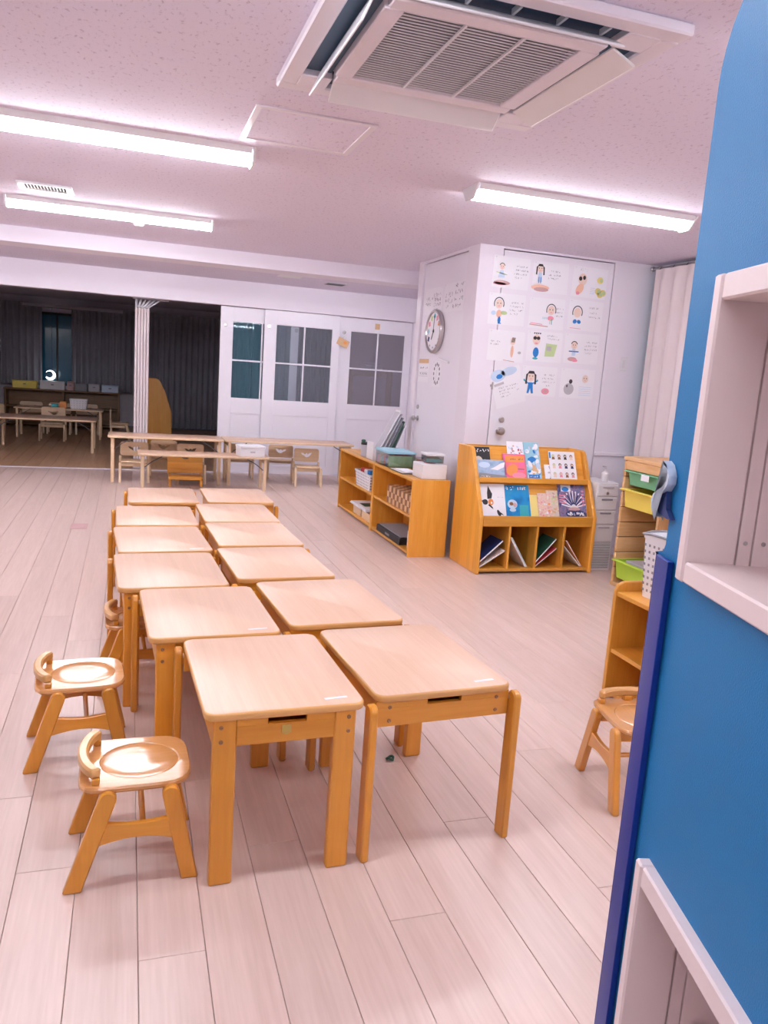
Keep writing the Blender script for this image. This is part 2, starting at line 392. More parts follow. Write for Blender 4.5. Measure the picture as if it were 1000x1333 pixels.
d = struct('door_5', B().box(2.913, 3.962, 6.1005, 6.158, 0.01, 2.574, 0.002), 'door')
B().lathe([(0.032, 0), (0.032, -0.008), (0.014, -0.012), (0.014, -0.03), (0.03, -0.04), (0.034, -0.054), (0.026, -0.066), (0.001, -0.069)], (3.01, 6.1, 1.095), 'y', 20).build('door_knob', 'steel', d)
B().lathe([(0.024, 0), (0.024, -0.012), (0.017, -0.017), (0.001, -0.017)], (3.022, 6.1, 1.19), 'y', 18).build('deadbolt', 'steel', d)
b = B(); b.box(2.902, 2.914, 6.085, 6.11, 1.44, 1.50, 0.002); b.box(2.89, 2.905, 6.088, 6.10, 1.46, 1.48, 0.002); b.build('hinge', 'steel', d, 0)
struct('baseboard_right', B().box(3.975, 4.418, 6.088, 6.10, 0, 0.07, 0.002), 'trim')
struct('trim_5', B().box(3.975, 4.418, 6.08, 6.10, 0.915, 0.945, 0.003), 'trim')
# light switch
t = thing('light_switch', 'white wall switch plate right of the door with the drawings', 'switch', (4.165, 6.1, 1.735))
B().box(-0.035, 0.035, -0.008, 0, -0.06, 0.06, 0.003).build('plate', 'white', t, 0)
B().box(-0.012, 0.012, -0.012, -0.0085, -0.035, 0.035, 0.002).build('rocker', 'offwhite', t, 0)

# ------------------------------------------------------------ lamps and ceiling fittings
def lamp(loc, label, length=1.5):
    t = thing('ceiling_lamp', label, 'lamp', loc, 0, 'fluorescent ceiling lamps')
    h = length/2
    b = B(); b.prism([(-0.115, 0), (-0.098, -0.03), (0.098, -0.03), (0.115, 0)], 'x', -h+0.02, h-0.02); b.build('housing', 'white', t, 20)
    for s in (-1, 1):
        B().prism([(-0.118, 0), (-0.045, -0.076), (0.045, -0.076), (0.118, 0)], 'x', s*(h-0.012), s*h).build('end_cap', 'white', t, 0)
    B().tube([(-h+0.013, 0, -0.052), (h-0.013, 0, -0.052)], 0.040, 14, rz=0.021).build('tube', 'tube', t)
    return t
lamp((-0.145, 4.41, CZ), 'long lit fluorescent lamp left of the ceiling hatch, nearer left-hand lamp')
lamp((-0.135, 6.66, CZ), 'long lit fluorescent lamp beside the square vent, farther left-hand lamp')
lamp((2.60, 4.41, CZ), 'long lit fluorescent lamp at the right, above the picture-book rack')
for x, y, w in ((-0.145, 1.9, 'above the camera, left'), (2.60, 1.9, 'above the blue partition'), (-0.145, -0.6, 'behind the camera, left'), (2.60, -0.6, 'behind the camera, right'),
                (-2.89, 4.41, 'by the left wall, nearer'), (-2.89, 6.66, 'by the left wall, middle'), (-2.89, 8.93, 'by the left wall beyond the ceiling beam'),
                (-0.145, 8.93, 'hidden behind the ceiling beam, left'), (2.60, 8.93, 'hidden behind the ceiling beam, right')):  # extra lamps out of view, added to brighten the room
    lamp((x, y, CZ), 'added unseen fluorescent lamp that helps light the room, '+w)

# cassette air conditioner
AX, AY = 1.065, 2.725
t = thing('air_conditioner', 'white four-way ceiling cassette air conditioner with louvred grille', 'air conditioner', (AX, AY, CZ))
b = B()
o_, i_ = 0.54, 0.335
for s in (-1, 1):
    b.box(-o_, o_, s*0.47, s*o_, -0.035, 0, 0.006); b.box(s*0.47, s*o_, -0.47, 0.47, -0.035, 0, 0.006)
    b.box(-0.355, 0.355, s*0.30, s*0.365, -0.04, 0, 0.004); b.box(s*0.30, s*0.365, -0.30, 0.30, -0.04, 0, 0.004)
    for q in (-1, 1): b.box(s*0.36, s*0.475, q*0.36, q*0.475, -0.036, 0, 0.004)
b.build('panel', 'offwhite', t, 0)
for nm, (x0, x1, y0, y1) in dict(a=(-0.36, 0.36, 0.365, 0.47), b=(-0.36, 0.36, -0.47, -0.365), c=(-0.47, -0.365, -0.36, 0.36), d=(0.365, 0.47, -0.36, 0.36)).items():
    B().box(x0, x1, y0, y1, -0.012, -0.002).build('outlet_slot', 'darkslot', t, 0)
g = B().box(-0.30, 0.30, -0.30, 0.30, -0.012, -0.006).build('grille_backing', 'grey', t, 0)
b = B()
for k in range(30):
    y = -0.295+0.59*k/29; b.box(-0.30, 0.30, y-0.005, y+0.005, -0.030, -0.026, rot=Matrix.Rotation(0.5, 3, 'X'))
o = b.build('grille_slats', 'white', t, 0); o['kind'] = 'stuff'
for x in (-0.10, 0.10): B().box(x-0.004, x+0.004, -0.30, 0.30, -0.040, -0.030, 0.001).build('grille_bar', 'white', t, 0)
def flap(cx, cy, rz, ang, w=0.70):
    o = B().box(-w/2, w/2, -0.05, 0.05, -0.004, 0.004, 0.003).build('flap', 'white', t, 0)
    o.location = (cx, cy, -0.03); o.rotation_euler = (ang, 0, rz); return o
f1 = flap(0, 0.425, 0, R(-38)); f1.location.z = -0.05
f2 = flap(-0.425, 0, R(90), R(-66)); f2.location.z = -0.062
f3 = flap(0, -0.425, R(180), R(-30)); f3.location.z = -0.05
f4 = flap(0.425, 0, R(-90), R(-25)); f4.location.z = -0.05
for k in range(5):
    x = -0.3+0.15*k; B().box(x-0.004, x+0.004, -0.46, -0.40, -0.03, -0.012).build('vane', 'white', t, 0)
# access hatch
t = thing('ceiling_hatch', 'square ceiling access hatch with thin frame left of air conditioner', 'hatch', (0.775, 3.89, CZ))
b = B()
for s in (-1, 1): b.box(-0.275, 0.275, s*0.245, s*0.275, -0.008, 0, 0.002); b.box(s*0.245, s*0.275, -0.245, 0.245, -0.008, 0, 0.002)
b.build('frame', 'offwhite', t, 0)
B().box(-0.245, 0.245, -0.245, 0.245, -0.003, 0).build('cover', 'ceiling', t, 0)
# vent
t = thing('ceiling_vent', 'small white louvred air vent beside the farther lamp', 'vent', (-0.56, 6.10, CZ))
b = B()
for s in (-1, 1): b.box(-0.175, 0.175, s*0.085, s*0.12, -0.014, 0, 0.003); b.box(s*0.14, s*0.175, -0.085, 0.085, -0.014, 0, 0.003)
b.build('frame', 'white', t, 0)
B().box(-0.14, 0.14, -0.085, 0.085, -0.003, -0.001).build('backing', 'black', t, 0)
b = B()
for k in range(14): x = -0.133+0.0205*k; b.box(x-0.003, x+0.003, -0.085, 0.085, -0.012, -0.004)
b.build('slats', 'white', t, 0)['kind'] = 'stuff'
# smoke detector, slot vent, sprinkler marks
t = thing('smoke_detector', 'small round white smoke detector on ceiling beyond lamps', 'smoke detector', (0.058, 7.07, CZ))
B().lathe([(0.06, 0), (0.06, -0.012), (0.045, -0.02), (0.045, -0.026), (0.03, -0.04), (0.001, -0.042)]).build('body', 'white', t)
B().lathe([(0.05, -0.013), (0.051, -0.016), (0.05, -0.019)]).build('ring', 'lgrey', t)
t = thing('slot_vent', 'dark narrow slot vent in ceiling before the sliding doors', 'vent', (2.50, 10.15, CZ))
B().box(-0.13, 0.13, -0.12, 0.12, -0.006, 0, 0.002).build('frame', 'lgrey', t, 0)
for y in (-0.07, 0, 0.07): B().box(-0.115, 0.115, y-0.025, y+0.025, -0.009, -0.0065).build('slot', 'black', t, 0)
b = B(); b.box(-0.14, 0.14, -0.14, 0.14, -0.006, 0, 0.003); tag(b.build('ceiling_plate', 'white', None, 0), 'flat white square plate on ceiling left of slot vent', 'plate', None, (1.85, 9.8, CZ))

# ------------------------------------------------------------ blue felt partition with cubbies
PA = R(15.0)
PT = thing('partition', 'tall blue felt partition with cream cubbyholes at right edge', 'partition', (0.483, -0.1294, 0), 0)
PT.rotation_euler = (0, 0, -PA)      # local y runs along the panel, -x faces the room
def rect_holes(): return [[(c1a, 1.244), (c1b, 1.244), (c1b, 1.66), (c1a, 1.66)], [(c1a, 0.12), (c1b, 0.12), (c1b, 0.808), (c1a, 0.808)]]
c1a, c1b = 0.25, 1.057
SE, PH = 1.172, 2.06
out = [(-0.9, 0.02), (SE, 0.02), (SE, 1.258), (SE-0.022, 1.264), (SE-0.028, 1.275), (SE-0.028, 1.318), (SE-0.020, 1.330), (SE, 1.338), (SE, 1.93)]
for j in range(1, 9):
    a = math.pi/2*j/8; out.append((SE-0.13+0.13*math.cos(a), 1.93+(PH-1.93)*math.sin(a)))
out.append((-0.9, PH))
B().prism(out, 'x', 0.0, 0.03, holes=rect_holes()).build('felt_panel', 'felt', PT, 0)
B().prism([(p[0]-0.004 if p[0] > 0 else p[0], p[1]-0.004) for p in out], 'x', 0.0301, 0.04, holes=rect_holes()).build('backing_board', 'bluetrim', PT, 0)
def cubby(z0, z1, shelf):
    y0, y1 = c1a, c1b
    p = B().box(-0.02, 0.054, y1-0.022, y1, z0, z1, 0.003).box(-0.02, 0.054, y0, y0+0.022, z0, z1, 0.003)\
        .box(-0.018, 0.054, y0+0.022, y1-0.022, z1-0.034, z1, 0.003).box(-0.018, 0.054, y0+0.022, y1-0.022, z0, z0+0.03, 0.003).build('cubby_frame', 'cream', PT, 0)
    for a, c_ in ((y1-0.02, y1-0.004), (y0+0.004, y0+0.02)):
        B().box(0.056, 0.0745, a, c_, z0, z1).build('side_board', 'cream', p, 0)
        B().box(0.0775, 0.24, a, c_, z0, z1).build('side_board', 'cream', p, 0)
        B().box(0.244, 0.36, a, c_, z0, z1).build('side_board', 'cream', p, 0)
    B().box(0.055, 0.36, y0+0.02, y1-0.02, z0+0.012, z0+0.028).build('bottom_board', 'cream', p, 0)
    B().box(0.055, 0.36, y0+0.02, y1-0.02, z1-0.028, z1-0.012).build('top_board', 'cream', p, 0)
    B().box(0.361, 0.372, y0+0.004, y1-0.004, z0, z1).build('back_board', 'cream', p, 0)
    for x in (0.065, 0.091):
        B().lathe([(0.0032, 0), (0.0032, -0.0012), (0.001, -0.0016)], (x, y1-0.0202, z0+0.06), 'y', 10).build('screw', 'steel', p)
    for x, z in shelf:
        B().box(x, x+0.02, y0+0.021, y1-0.0235, z, z+0.022, 0.003).build('rail', 'cream', p, 0)
cubby(1.244, 1.66, [(0.082, 1.39)])
cubby(0.12, 0.808, [(0.095, 0.52), (0.15, 0.52)])
# rubber edge guard and strap hook
B().prism([(-0.011, 1.104), (-0.011, 1.144), (-0.006, 1.157), (0.004, 1.1785), (0.034, 1.1785), (0.044, 1.170), (0.044, 1.135), (0.041, 1.135), (0.041, 1.1735), (-0.001, 1.1735), (-0.001, 1.104)], 'z', 0.02, 1.257, bev=0.001).build('edge_guard', 'bluetrim', PT, 40)
b = B()
HS = lambda p: (p[0]*0.974, p[1])
strap = [HS(p) for p in [(1.192, 1.401), (1.177, 1.396), (1.169, 1.386), (1.170, 1.374), (1.182, 1.362), (1.200, 1.355), (1.214, 1.347), (1.220, 1.337), (1.217, 1.326), (1.208, 1.318)]]
o2 = [(p[0]-0.0055, p[1]-0.0055) for p in strap]
b.prism(strap+list(reversed(o2)), 'x', -0.014, -0.001, bev=0.0015)
hk = b.build('strap_hook', 'hookband', PT, 40)
B().prism([HS(p) for p in [(1.176, 1.356), (1.196, 1.348), (1.209, 1.339), (1.206, 1.327), (1.196, 1.320), (1.165, 1.316), (1.150, 1.317), (1.170, 1.330)]], 'x', -0.009, -0.001).build('hook_inner', 'navy', hk, 0)

# ------------------------------------------------------------ school desks
DW, DD, DH = 0.472, 0.630, 0.540; DK = 0.932/0.9515
def make_desk(label):
    t = thing('school_desk', label, 'desk', (0, 0, 0), 0, "children's desks in two columns")
    B().slab(rrect(DW, DD, 0.035), DH-0.024, DH, 0.006, 0, 1).build('tabletop', ['top_edge', 'laminate'], t, 50)
    hx = DW/2-0.026; uz = DH-0.0245
    for s in (-1, 1):      # wide board legs at the -y end
        l = B().box(s*hx, s*(hx-0.066), -DD/2+0.014, -DD/2+0.046, 0, uz, 0.004).build('leg', 'honey_z', t, 0)
        for z in (uz-0.022, uz-0.066):
            B().lathe([(0.0065, 0), (0.0065, -0.002), (0.004, -0.0035), (0.001, -0.002)], (s*(hx-0.022), -DD/2+0.0139, z), 'y', 10).build('bolt', 'bronze', l)
        rx = DW/2+0.014   # round-edged legs outside the top at the +y end
        pts = []
        for j in range(13):
            a = math.pi*j/12; pts.append((DD/2-0.006+0.026*math.cos(a), DH-0.050+0.026*math.sin(a)))
        pts += [(DD/2-0.032, 0.0), (DD/2+0.020, 0.0)]
        l = B().prism(pts, 'x', s*rx-0.0132, s*rx+0.0132, bev=0.005).build('leg', 'honey_z', t, 40)
        B().tube([(s*(DW/2-0.0035), DD/2-0.025, uz-0.026), (s*(rx-0.0134), DD/2-0.025, uz-0.026)], 0.009, 10).build('dowel', 'pale_x', l)
        B().box(s*(hx-0.019), s*(hx-0.001), -DD/2+0.047, DD/2-0.036, uz-0.085, uz, 0.002).build('side_rail', 'honey_y', t, 0)
    a0, a1 = -(hx-0.0665), hx-0.0665
    sl0, sl1 = -0.055, 0.06
    B().box(a0, a1, -DD/2+0.016, -DD/2+0.034, uz-0.083, uz-0.024, 0.001).box(a0, sl0, -DD/2+0.016, -DD/2+0.034, uz-0.024, uz).box(sl1, a1, -DD/2+0.016, -DD/2+0.034, uz-0.024, uz).build('apron', 'honey_x', t, 0)
    e = DW/2-0.004
    ap = B().box(-e, e, DD/2-0.034, DD/2-0.016, uz-0.083, uz-0.022, 0.001).box(-e, -0.06, DD/2-0.034, DD/2-0.016, uz-0.022, uz).box(0.06, e, DD/2-0.034, DD/2-0.016, uz-0.022, uz).build('apron', 'honey_x', t, 0)
    for s in (-1, 1):
        for z in (uz-0.02, uz-0.064):
            B().lathe([(0.0065, 0), (0.0065, 0.002), (0.004, 0.0035), (0.001, 0.002)], (s*(e-0.045), DD/2-0.0159, z), 'y', 10).build('bolt', 'bronze', ap)
    B().box(-hx+0.02, hx-0.02, -DD/2+0.047, DD/2-0.036, uz-0.083, uz-0.075).build('book_tray', 'honey_y', t, 0)
    return t
desks = [  # front-left corner, turn, flipped, label
 (0.213, 2.110, 2.0, 0, 'desk nearest the camera in the left column, brass plate on its apron'),
 (0.740, 2.160, 3.8, 1, 'desk nearest the camera in the right column, green band at its back leg'),
 (0.076, 2.770, 2.5, 0, 'second desk of left column, directly behind the desk with the brass plate'),
 (0.605, 2.855, 4.2, 1, 'second desk of right column, behind the frontmost right desk'),
 (-0.039, 3.425, 2.6, 0, 'third desk of left column, with a small chair tucked at its left'),
 (0.490, 3.548, 3.3, 1, 'third desk of right column, between the second and fourth right desks'),
 (-0.045, 4.095, 3.4, 0, 'fourth desk of left column, white tab at its right front corner'),
 (0.475, 4.235, 2.2, 1, 'fourth desk of right column, tight behind the third right desk'),
 (-0.067, 4.785, 1.0, 0, 'fifth desk of left column, second from the far end'),
 (0.458, 4.910, 1.0, 1, 'fifth desk of right column, second from the far end'),
 (0.000, 5.575, 0.5, 0, 'last desk of left column, nearest the long folding tables'),
 (0.540, 5.62, 0.5, 1, 'last desk of right column, nearest the long folding tables'),
]
proto = None; STICK = [desks[k][3+1] for k in (0, 1, 2, 6)]; todo = []
for x, y, a, fl, lab in desks:
    a = R(a); x *= DK; y *= DK; cx = x+DW/2*math.cos(a)-DD/2*math.sin(a); cy = y+DW/2*math.sin(a)+DD/2*math.cos(a)
    rz = a+(math.pi if fl else 0)
    if proto is None:
        proto = make_desk(lab); dk = proto
    else: dk = dup(proto, (0, 0, 0), 0, lab)
    dk.location = (cx, cy, 0); dk.rotation_euler = (0, 0, rz)
    if lab in STICK: todo.append((dk, fl))
for dk, fl in todo:
    sx, sy = (0.155, -DD/2+0.05) if not fl else (-0.155, DD/2-0.05)
    B().box(sx-0.036, sx+0.036, sy-0.006, sy+0.006, DH+0.0001, DH+0.0008, rot=rotz(0.08)).build('name_sticker', 'white', dk, 0, label='white name sticker strip')
# brass plate on the first desk only
z = DH-0.0245
B().prism([(-0.014, z-0.030), (0.014, z-0.030), (0.014, z-0.054), (0.0, z-0.060), (-0.014, z-0.054)], 'y', -DD/2+0.0135, -DD/2+0.0158).build('name_plate', 'brass', proto, 0, label='small shield-shaped brass name plate')
b = B(); b.tube([(0.012*math.cos(a_)*(1+.2*math.sin(3*a_)), 0.012*math.sin(a_), 0.006+0.004*math.sin(2*a_)) for a_ in [2*math.pi*k/16 for k in range(17)]], 0.005, 8, cap=False)
tag(b.build('elastic_band', 'darkgreen', None), 'small dark green elastic lying by back leg of front right desk', 'band', None, (1.0, 2.715, 0.001))
t = thing('floor_outlet', 'small flat metal outlet cover set in floor left of desks', 'floor outlet', (-0.41, 7.25, 0), 0)
B().box(-0.07, 0.07, -0.11, 0.11, 0.0002, 0.004, 0.001).build('plate', 'rose', t, 0)
B().box(-0.05, 0.05, -0.085, 0.085, 0.0042, 0.006, 0.001).build('lid', 'rose', t, 0)

# ------------------------------------------------------------ small toddler chairs
def make_small_chair(label):
    t = thing('toddler_chair', label, 'chair', (0, 0, 0), 0, 'low wooden toddler chairs')
    SZ = 0.308
    # seat: rounded board with an oval hollow
    N = 48; bm = B()
    def radial(a, kind):
        ca, sa = math.cos(a), math.sin(a)
        if kind == 'oval': return (0.012+0.112*ca, 0.108*sa)
        hx_, hy_ = 0.158, 0.15
        n_ = 7 if ca < 0 else 4.2
        k = (abs(ca/hx_)**n_+abs(sa/hy_)**n_)**(-1/n_)
        return (k*ca, k*sa)
    ang = [2*math.pi*j/N for j in range(N)]
    def ring(kind, sc, z): return [bm.bm.verts.new((radial(a, kind)[0]*sc, radial(a, kind)[1]*sc, z)) for a in ang]
    rs = [ring('o', 0.96, SZ-0.02), ring('o', 1.0, SZ-0.014), ring('o', 1.0, SZ-0.006), ring('o', 0.975, SZ), ring('oval', 1.03, SZ), ring('oval', 1.0, SZ-0.003), ring('oval', 0.96, SZ-0.0012), ring('oval', 0.6, SZ-0.003), ring('oval', 0.2, SZ-0.0034)]
    for a, b_ in zip(rs, rs[1:]):
        for j in range(N): bm.bm.faces.new([a[j], a[(j+1) % N], b_[(j+1) % N], b_[j]])
    bm.bm.faces.new(list(reversed(rs[0]))); bm.bm.faces.new(rs[-1]); bm.fin(0)
    bm.build('seat', 'seat', t, 28)
    # curved back rail on posts
    arc = []
    for j in range(15):
        a = R(-62+124*j/14); arc.append((-0.085-0.078*math.cos(a), 0.150*math.sin(a)))
    inner = [(-0.085-0.078*math.cos(R(-60+120*j/14))+0.030, 0.138*math.sin(R(-60+120*j/14))) for j in range(15)]
    zz = SZ+0.026
    br = B().prism(arc+list(reversed(inner)), 'z', zz-0.008, zz+0.022, bev=0.006).build('back_rail', 'top_edge', t, 40)
    for s in (-1, 1):
        B().box(-0.122, -0.099, s*0.132, s*0.108, SZ-0.0005, zz-0.007, 0.003).build('post', 'honey_z', br, 0)
    B().box(-0.150, -0.132, -0.018, 0.018, SZ-0.0005, zz-0.007, 0.003).build('post', 'honey_z', br, 0)
    for s in (-1, 1):
        y0, y1 = s*0.137, s*0.163
        for xt, xf in ((-0.078, -0.172), (0.094, 0.152)):
            zt = SZ-0.032; d = Vector((xf-xt, -zt)).normalized(); nn = Vector((-d.y, d.x))*0.024
            top = []
            for j in range(9):
                a = math.atan2(nn.y, nn.x)+ (math.pi*j/8); top.append((xt+0.024*math.cos(a), zt+0.024*math.sin(a)))
            k = zt/(-d.y)
            def at(p): q = p[1]/(-d.y); return (p[0]+d.x*q, 0.0)
            A = at(top[-1]); C_ = at(top[0])
            if top[0][1] < 0: pass
            B().prism(top+[A, C_], 'y', y0, y1, bev=0.004).build('leg', 'honey_z', t, 40)
        st = []; xl0, xl1 = -0.112, 0.118
        for j in range(9): u = j/8; st.append((xl0+(xl1-xl0)*u, 0.208-0.014*math.sin(math.pi*u)))
        for j in range(9): u = 1-j/8; st.append((xl0-0.016+(xl1+0.03-xl0)*u, 0.128+0.024*math.sin(math.pi*u)))
        B().prism(st, 'y', y0+s*0.004, y1-s*0.004, bev=0.002).build('stretcher', 'honey_x', t, 40)
    for x in (-0.075, 0.092):
        B().box(x-0.014, x+0.014, -0.136, 0.136, SZ-0.055, SZ-0.0205, 0.002).build('seat_rail', 'honey_y', t, 0)
    B().tube([(0.02, -0.141, 0.158), (0.02, 0.141, 0.158)], 0.009, 10).build('crossbar', 'honey_y', t)
    return t
ch = make_small_chair('low toddler chair nearest the camera at left, oval hollow in its seat')
ch.location = (0.030, 2.295, 0); ch.rotation_euler = (0, 0, R(1))
dup(ch, (-0.165, 3.02, 0), R(4), 'low toddler chair at far left, second one back from the camera')
dup(ch, (0.06, 3.70, 0), R(2), 'low toddler chair pushed under the third desk of left column')
dup(ch, (1.852, 2.315, 0), R(-100), 'low toddler chair at right, half hidden behind the blue partition')

# ------------------------------------------------------------ folding tables and chairs with bird cut-out
def folding_table(label, x0, x1, y0, y1, h, legm='pale_z'):
    t = thing('folding_table', label, 'table', ((x0+x1)/2, (y0+y1)/2, 0), 0, 'long low folding tables'); w, d = x1-x0, y1-y0
    B().slab(rrect(w, d, 0.03, 4), h-0.022, h, 0.005, 0, 1).build('tabletop', ['pale_x', 'laminate'], t, 50)
    for sx in (-1, 1):
        for sy in (-1, 1):
            B().box(sx*(w/2-0.035), sx*(w/2-0.072), sy*(d/2-0.03), sy*(d/2-0.067), 0, h-0.0255, 0.005).build('leg', legm, t, 0)
        B().box(sx*(w/2-0.044), sx*(w/2-0.063), -d/2+0.068, d/2-0.068, h-0.085, h-0.03, 0.002).build('leg_rail', 'pale_y', t, 0)
        B().tube([(sx*(w/2-0.073), -d/2+0.05, h-0.16), (sx*(w/2-0.16), -d/2+0.05, h-0.09), (sx*(w/2-0.27), -d/2+0.05, h-0.03)], 0.006, 6).build('brace', 'dark_metal', t)
    return t
folding_table('long pale folding table at rear left, two bird-backed chairs under it', -0.24, 1.125, 9.82, 10.38, 0.565)
folding_table('long pale folding table at rear right, end beside low shelves', 1.14, 2.80, 9.82, 10.38, 0.565)
folding_table('long pale folding table in front, white box on its right end', 0.10, 1.62, 9.33, 9.76, 0.42)
def bird(cx, cz, s):
    P = [(-1.05, .42), (-.6, .36), (-.28, .10), (-.12, .30), (.06, .40), (.20, .30), (.22, .12), (.55, .40), (1.05, .50), (.85, .08), (.5, -.28), (.12, -.42), (-.2, -.34), (-.45, -.08), (-.85, .08)]
    return [(cx+p[0]*s, cz+p[1]*s) for p in P]
def make_bird_chair(label, group='pale chairs with bird cut-out backs'):
    t = thing('kindergarten_chair', label, 'chair', (0, 0, 0), 0, group)
    # faces -y; back at +y
    B().slab(rrect(0.31, 0.27, 0.03, 4), 0.242, 0.26, 0.004, 0).build('seat', 'pale_y', t, 50)
    o_ = [(p[0], p[1]+0.385) for p in rrect(0.33, 0.17, 0.03, 4)]
    B().prism(o_, 'y', 0.128, 0.146, holes=[bird(0, 0.385, 0.07)], bev=0.0).build('backrest', 'pale_x', t, 0)
    for s in (-1, 1):
        B().prism([(-0.165, 0), (-0.13, 0), (-0.075, 0.241), (-0.115, 0.241)], 'x', s*0.15, s*0.178, bev=0.003).build('leg', 'pale_z', t, 0)
        B().prism([(0.10, 0), (0.135, 0), (0.147, 0.30), (0.127, 0.30)], 'x', s*0.15, s*0.178, bev=0.003).build('leg', 'pale_z', t, 0)
        B().box(s*0.151, s*0.177, -0.074, 0.125, 0.19, 0.225, 0.003).build('side_rail', 'pale_y', t, 0)
    B().box(-0.149, 0.149, -0.105, -0.085, 0.195, 0.235, 0.003).build('front_rail', 'pale_x', t, 0)
    return t
bc = make_bird_chair('pale chair with bird cut-out back under left end of rear left table')
bc.location = (0.065, 10.02, 0)
dup(bc, (0.74, 10.02, 0), 0, 'pale chair with bird cut-out back behind the yellow low chair')
dup(bc, (0.43, 10.62, 0), R(180), 'pale chair with its back turned, behind the rear left table')
dup(bc, (2.22, 9.98, 0), R(-4), 'pale chair under middle of the rear right table, seat turned to camera')
dup(bc, (1.98, 10.62, 0), R(170), 'pale chair beyond the rear right table near its middle')
dup(bc, (3.02, 9.98, 0), R(-8), 'pale chair at right end of rear right table beside the low shelf')
dup(bc, (1.42, 10.60, 0), R(180), 'pale chair behind rear right table, seen beyond the white box')
# yellow low chair under the front folding table
t = thing('floor_chair', 'low yellow-wood floor chair with tray seat under front folding table', 'chair', (0.66, 9.86, 0))
B().prism([(-0.21, 0.14), (0.21, 0.14), (0.21, 0.36), (-0.21, 0.36)], 'y', -0.02, 0.0, holes=[[(-0.05, 0.335), (-0.03, 0.318), (0, 0.312), (0.03, 0.318), (0.05, 0.335)]]).build('backrest', 'shelf_x', t, 0)
B().slab(rrect(0.40, 0.20, 0.03, 4), 0.085, 0.125, 0.006).build('seat', 'shelf_x', t, 50).location = (0, -0.13, 0)
for s in (-1, 1):
    B().box(s*0.17, s*0.20, -0.20, -0.17, 0, 0.0845, 0.003).build('leg', 'honey_z', t, 0)
    B().box(s*0.17, s*0.20, -0.021, 0.0, 0, 0.139, 0.003).build('leg', 'honey_z', t, 0)
# white lidded box on the front folding table
t = thing('paper_box', 'white lidded box on right end of front folding table', 'box', (1.40, 9.50, 0.42), R(8))
B().box(-0.15, 0.15, -0.11, 0.11, 0.0005, 0.10, 0.004).build('body', 'white', t, 0)
B().box(-0.155, 0.155, -0.115, 0.115, 0.1005, 0.13, 0.005).build('lid', 'white', t, 0)
B().box(-0.03, 0.03, -0.1115, -0.1102, 0.045, 0.065).build('hand_slot', 'lgrey', t, 0)
#END_PART1
# ------------------------------------------------------------ picture-book rack
RX0, RX1 = 2.605, 3.655
t = thing('book_rack', 'honey-coloured wooden picture-book rack with two display tiers and four bays', 'book rack', ((RX0+RX1)/2, 5.46, 0))
hw = (RX1-RX0)/2
side = [(0, 0), (0.54, 0), (0.54, 0.985), (0.30, 0.985), (0.275, 0.975), (0.255, 0.95), (0.015, 0.49), (0, 0.455)]
for s in (-1, 1): B().prism(side, 'x', s*hw, s*(hw-0.032), bev=0.006).build('side_panel', 'shelf_z', t, 0)
ih = hw-0.0325
B().box(-ih, ih, 0.525, 0.539, 0.02, 0.98).build('back_panel', 'shelf_x', t, 0)
B().box(-ih, ih, 0.012, 0.524, 0.018, 0.042, 0.002).build('bottom_board', 'shelf_x', t, 0)
B().box(-ih, ih, 0.006, 0.03, 0.385, 0.468, 0.004).build('front_rail', 'shelf_x', t, 0)
B().box(-ih, ih, 0.031, 0.524, 0.385, 0.405).build('bay_top', 'shelf_x', t, 0)
for k in (-1, 0, 1):
    x = k*ih/2; B().box(x-0.010, x+0.010, 0.014, 0.522, 0.0425, 0.3845, 0.002).build('divider', 'shelf_z', t, 0)
B().prism([(0.075, 0.42), (0.09, 0.42), (0.215, 0.722), (0.20, 0.722)], 'x', -ih, ih).build('display_board', 'shelf_x', t, 0)
B().box(-ih, ih, 0.150, 0.26, 0.723, 0.738, 0.002).build('display_ledge', 'shelf_x', t, 0)
B().box(-ih, ih, 0.136, 0.1495, 0.715, 0.758, 0.003).build('ledge_lip', 'shelf_x', t, 0)
B().prism([(0.205, 0.7385), (0.22, 0.7385), (0.330, 0.982), (0.315, 0.982)], 'x', -ih, ih).build('display_board', 'shelf_x', t, 0)
B().box(-ih, ih, 0.031, 0.09, 0.406, 0.418).build('display_ledge', 'shelf_x', t, 0)
LEAN1, LEAN2 = math.atan2(0.125, 0.302), math.atan2(0.110, 0.2435)
def book(label, w, h, cover, art=None, arts=(), x=0, tier=1, layer=0, th=0.008, tilt=0.0, lift=0.0, group='picture books on the display tiers'):
    """upright picture book: block of pages between cover boards, print on the cover; local -y is the front"""
    t_ = thing('picture_book', label, 'book', (0, 0, 0), 0, group)
    B().box(-w/2, w/2, -th, 0, 0, h, 0.0012).build('cover', cover, t_, 0)
    B().box(-w/2+0.002, w/2-0.0005, -th+0.0015, -0.0015, h-0.003, h+0.0006).build('pages', 'paper', t_, 0)
    if art:
        b = B(); art(b, w, h); a = b.build('cover_print', arts, t_, 0); a.location.y = -th; a['kind'] = 'stuff'
    lean = LEAN1 if tier == 1 else LEAN2
    by, bz = (0.0725, 0.4195) if tier == 1 else (0.2025, 0.7395)
    off = 0.002+layer*0.0105
    y = by - off*math.cos(lean); zc = bz + off*math.sin(lean)*0.0
    t_.location = (x, 5.46+y-0.0, zc+lift); t_.rotation_euler = (-lean, tilt, 0)
    return t_
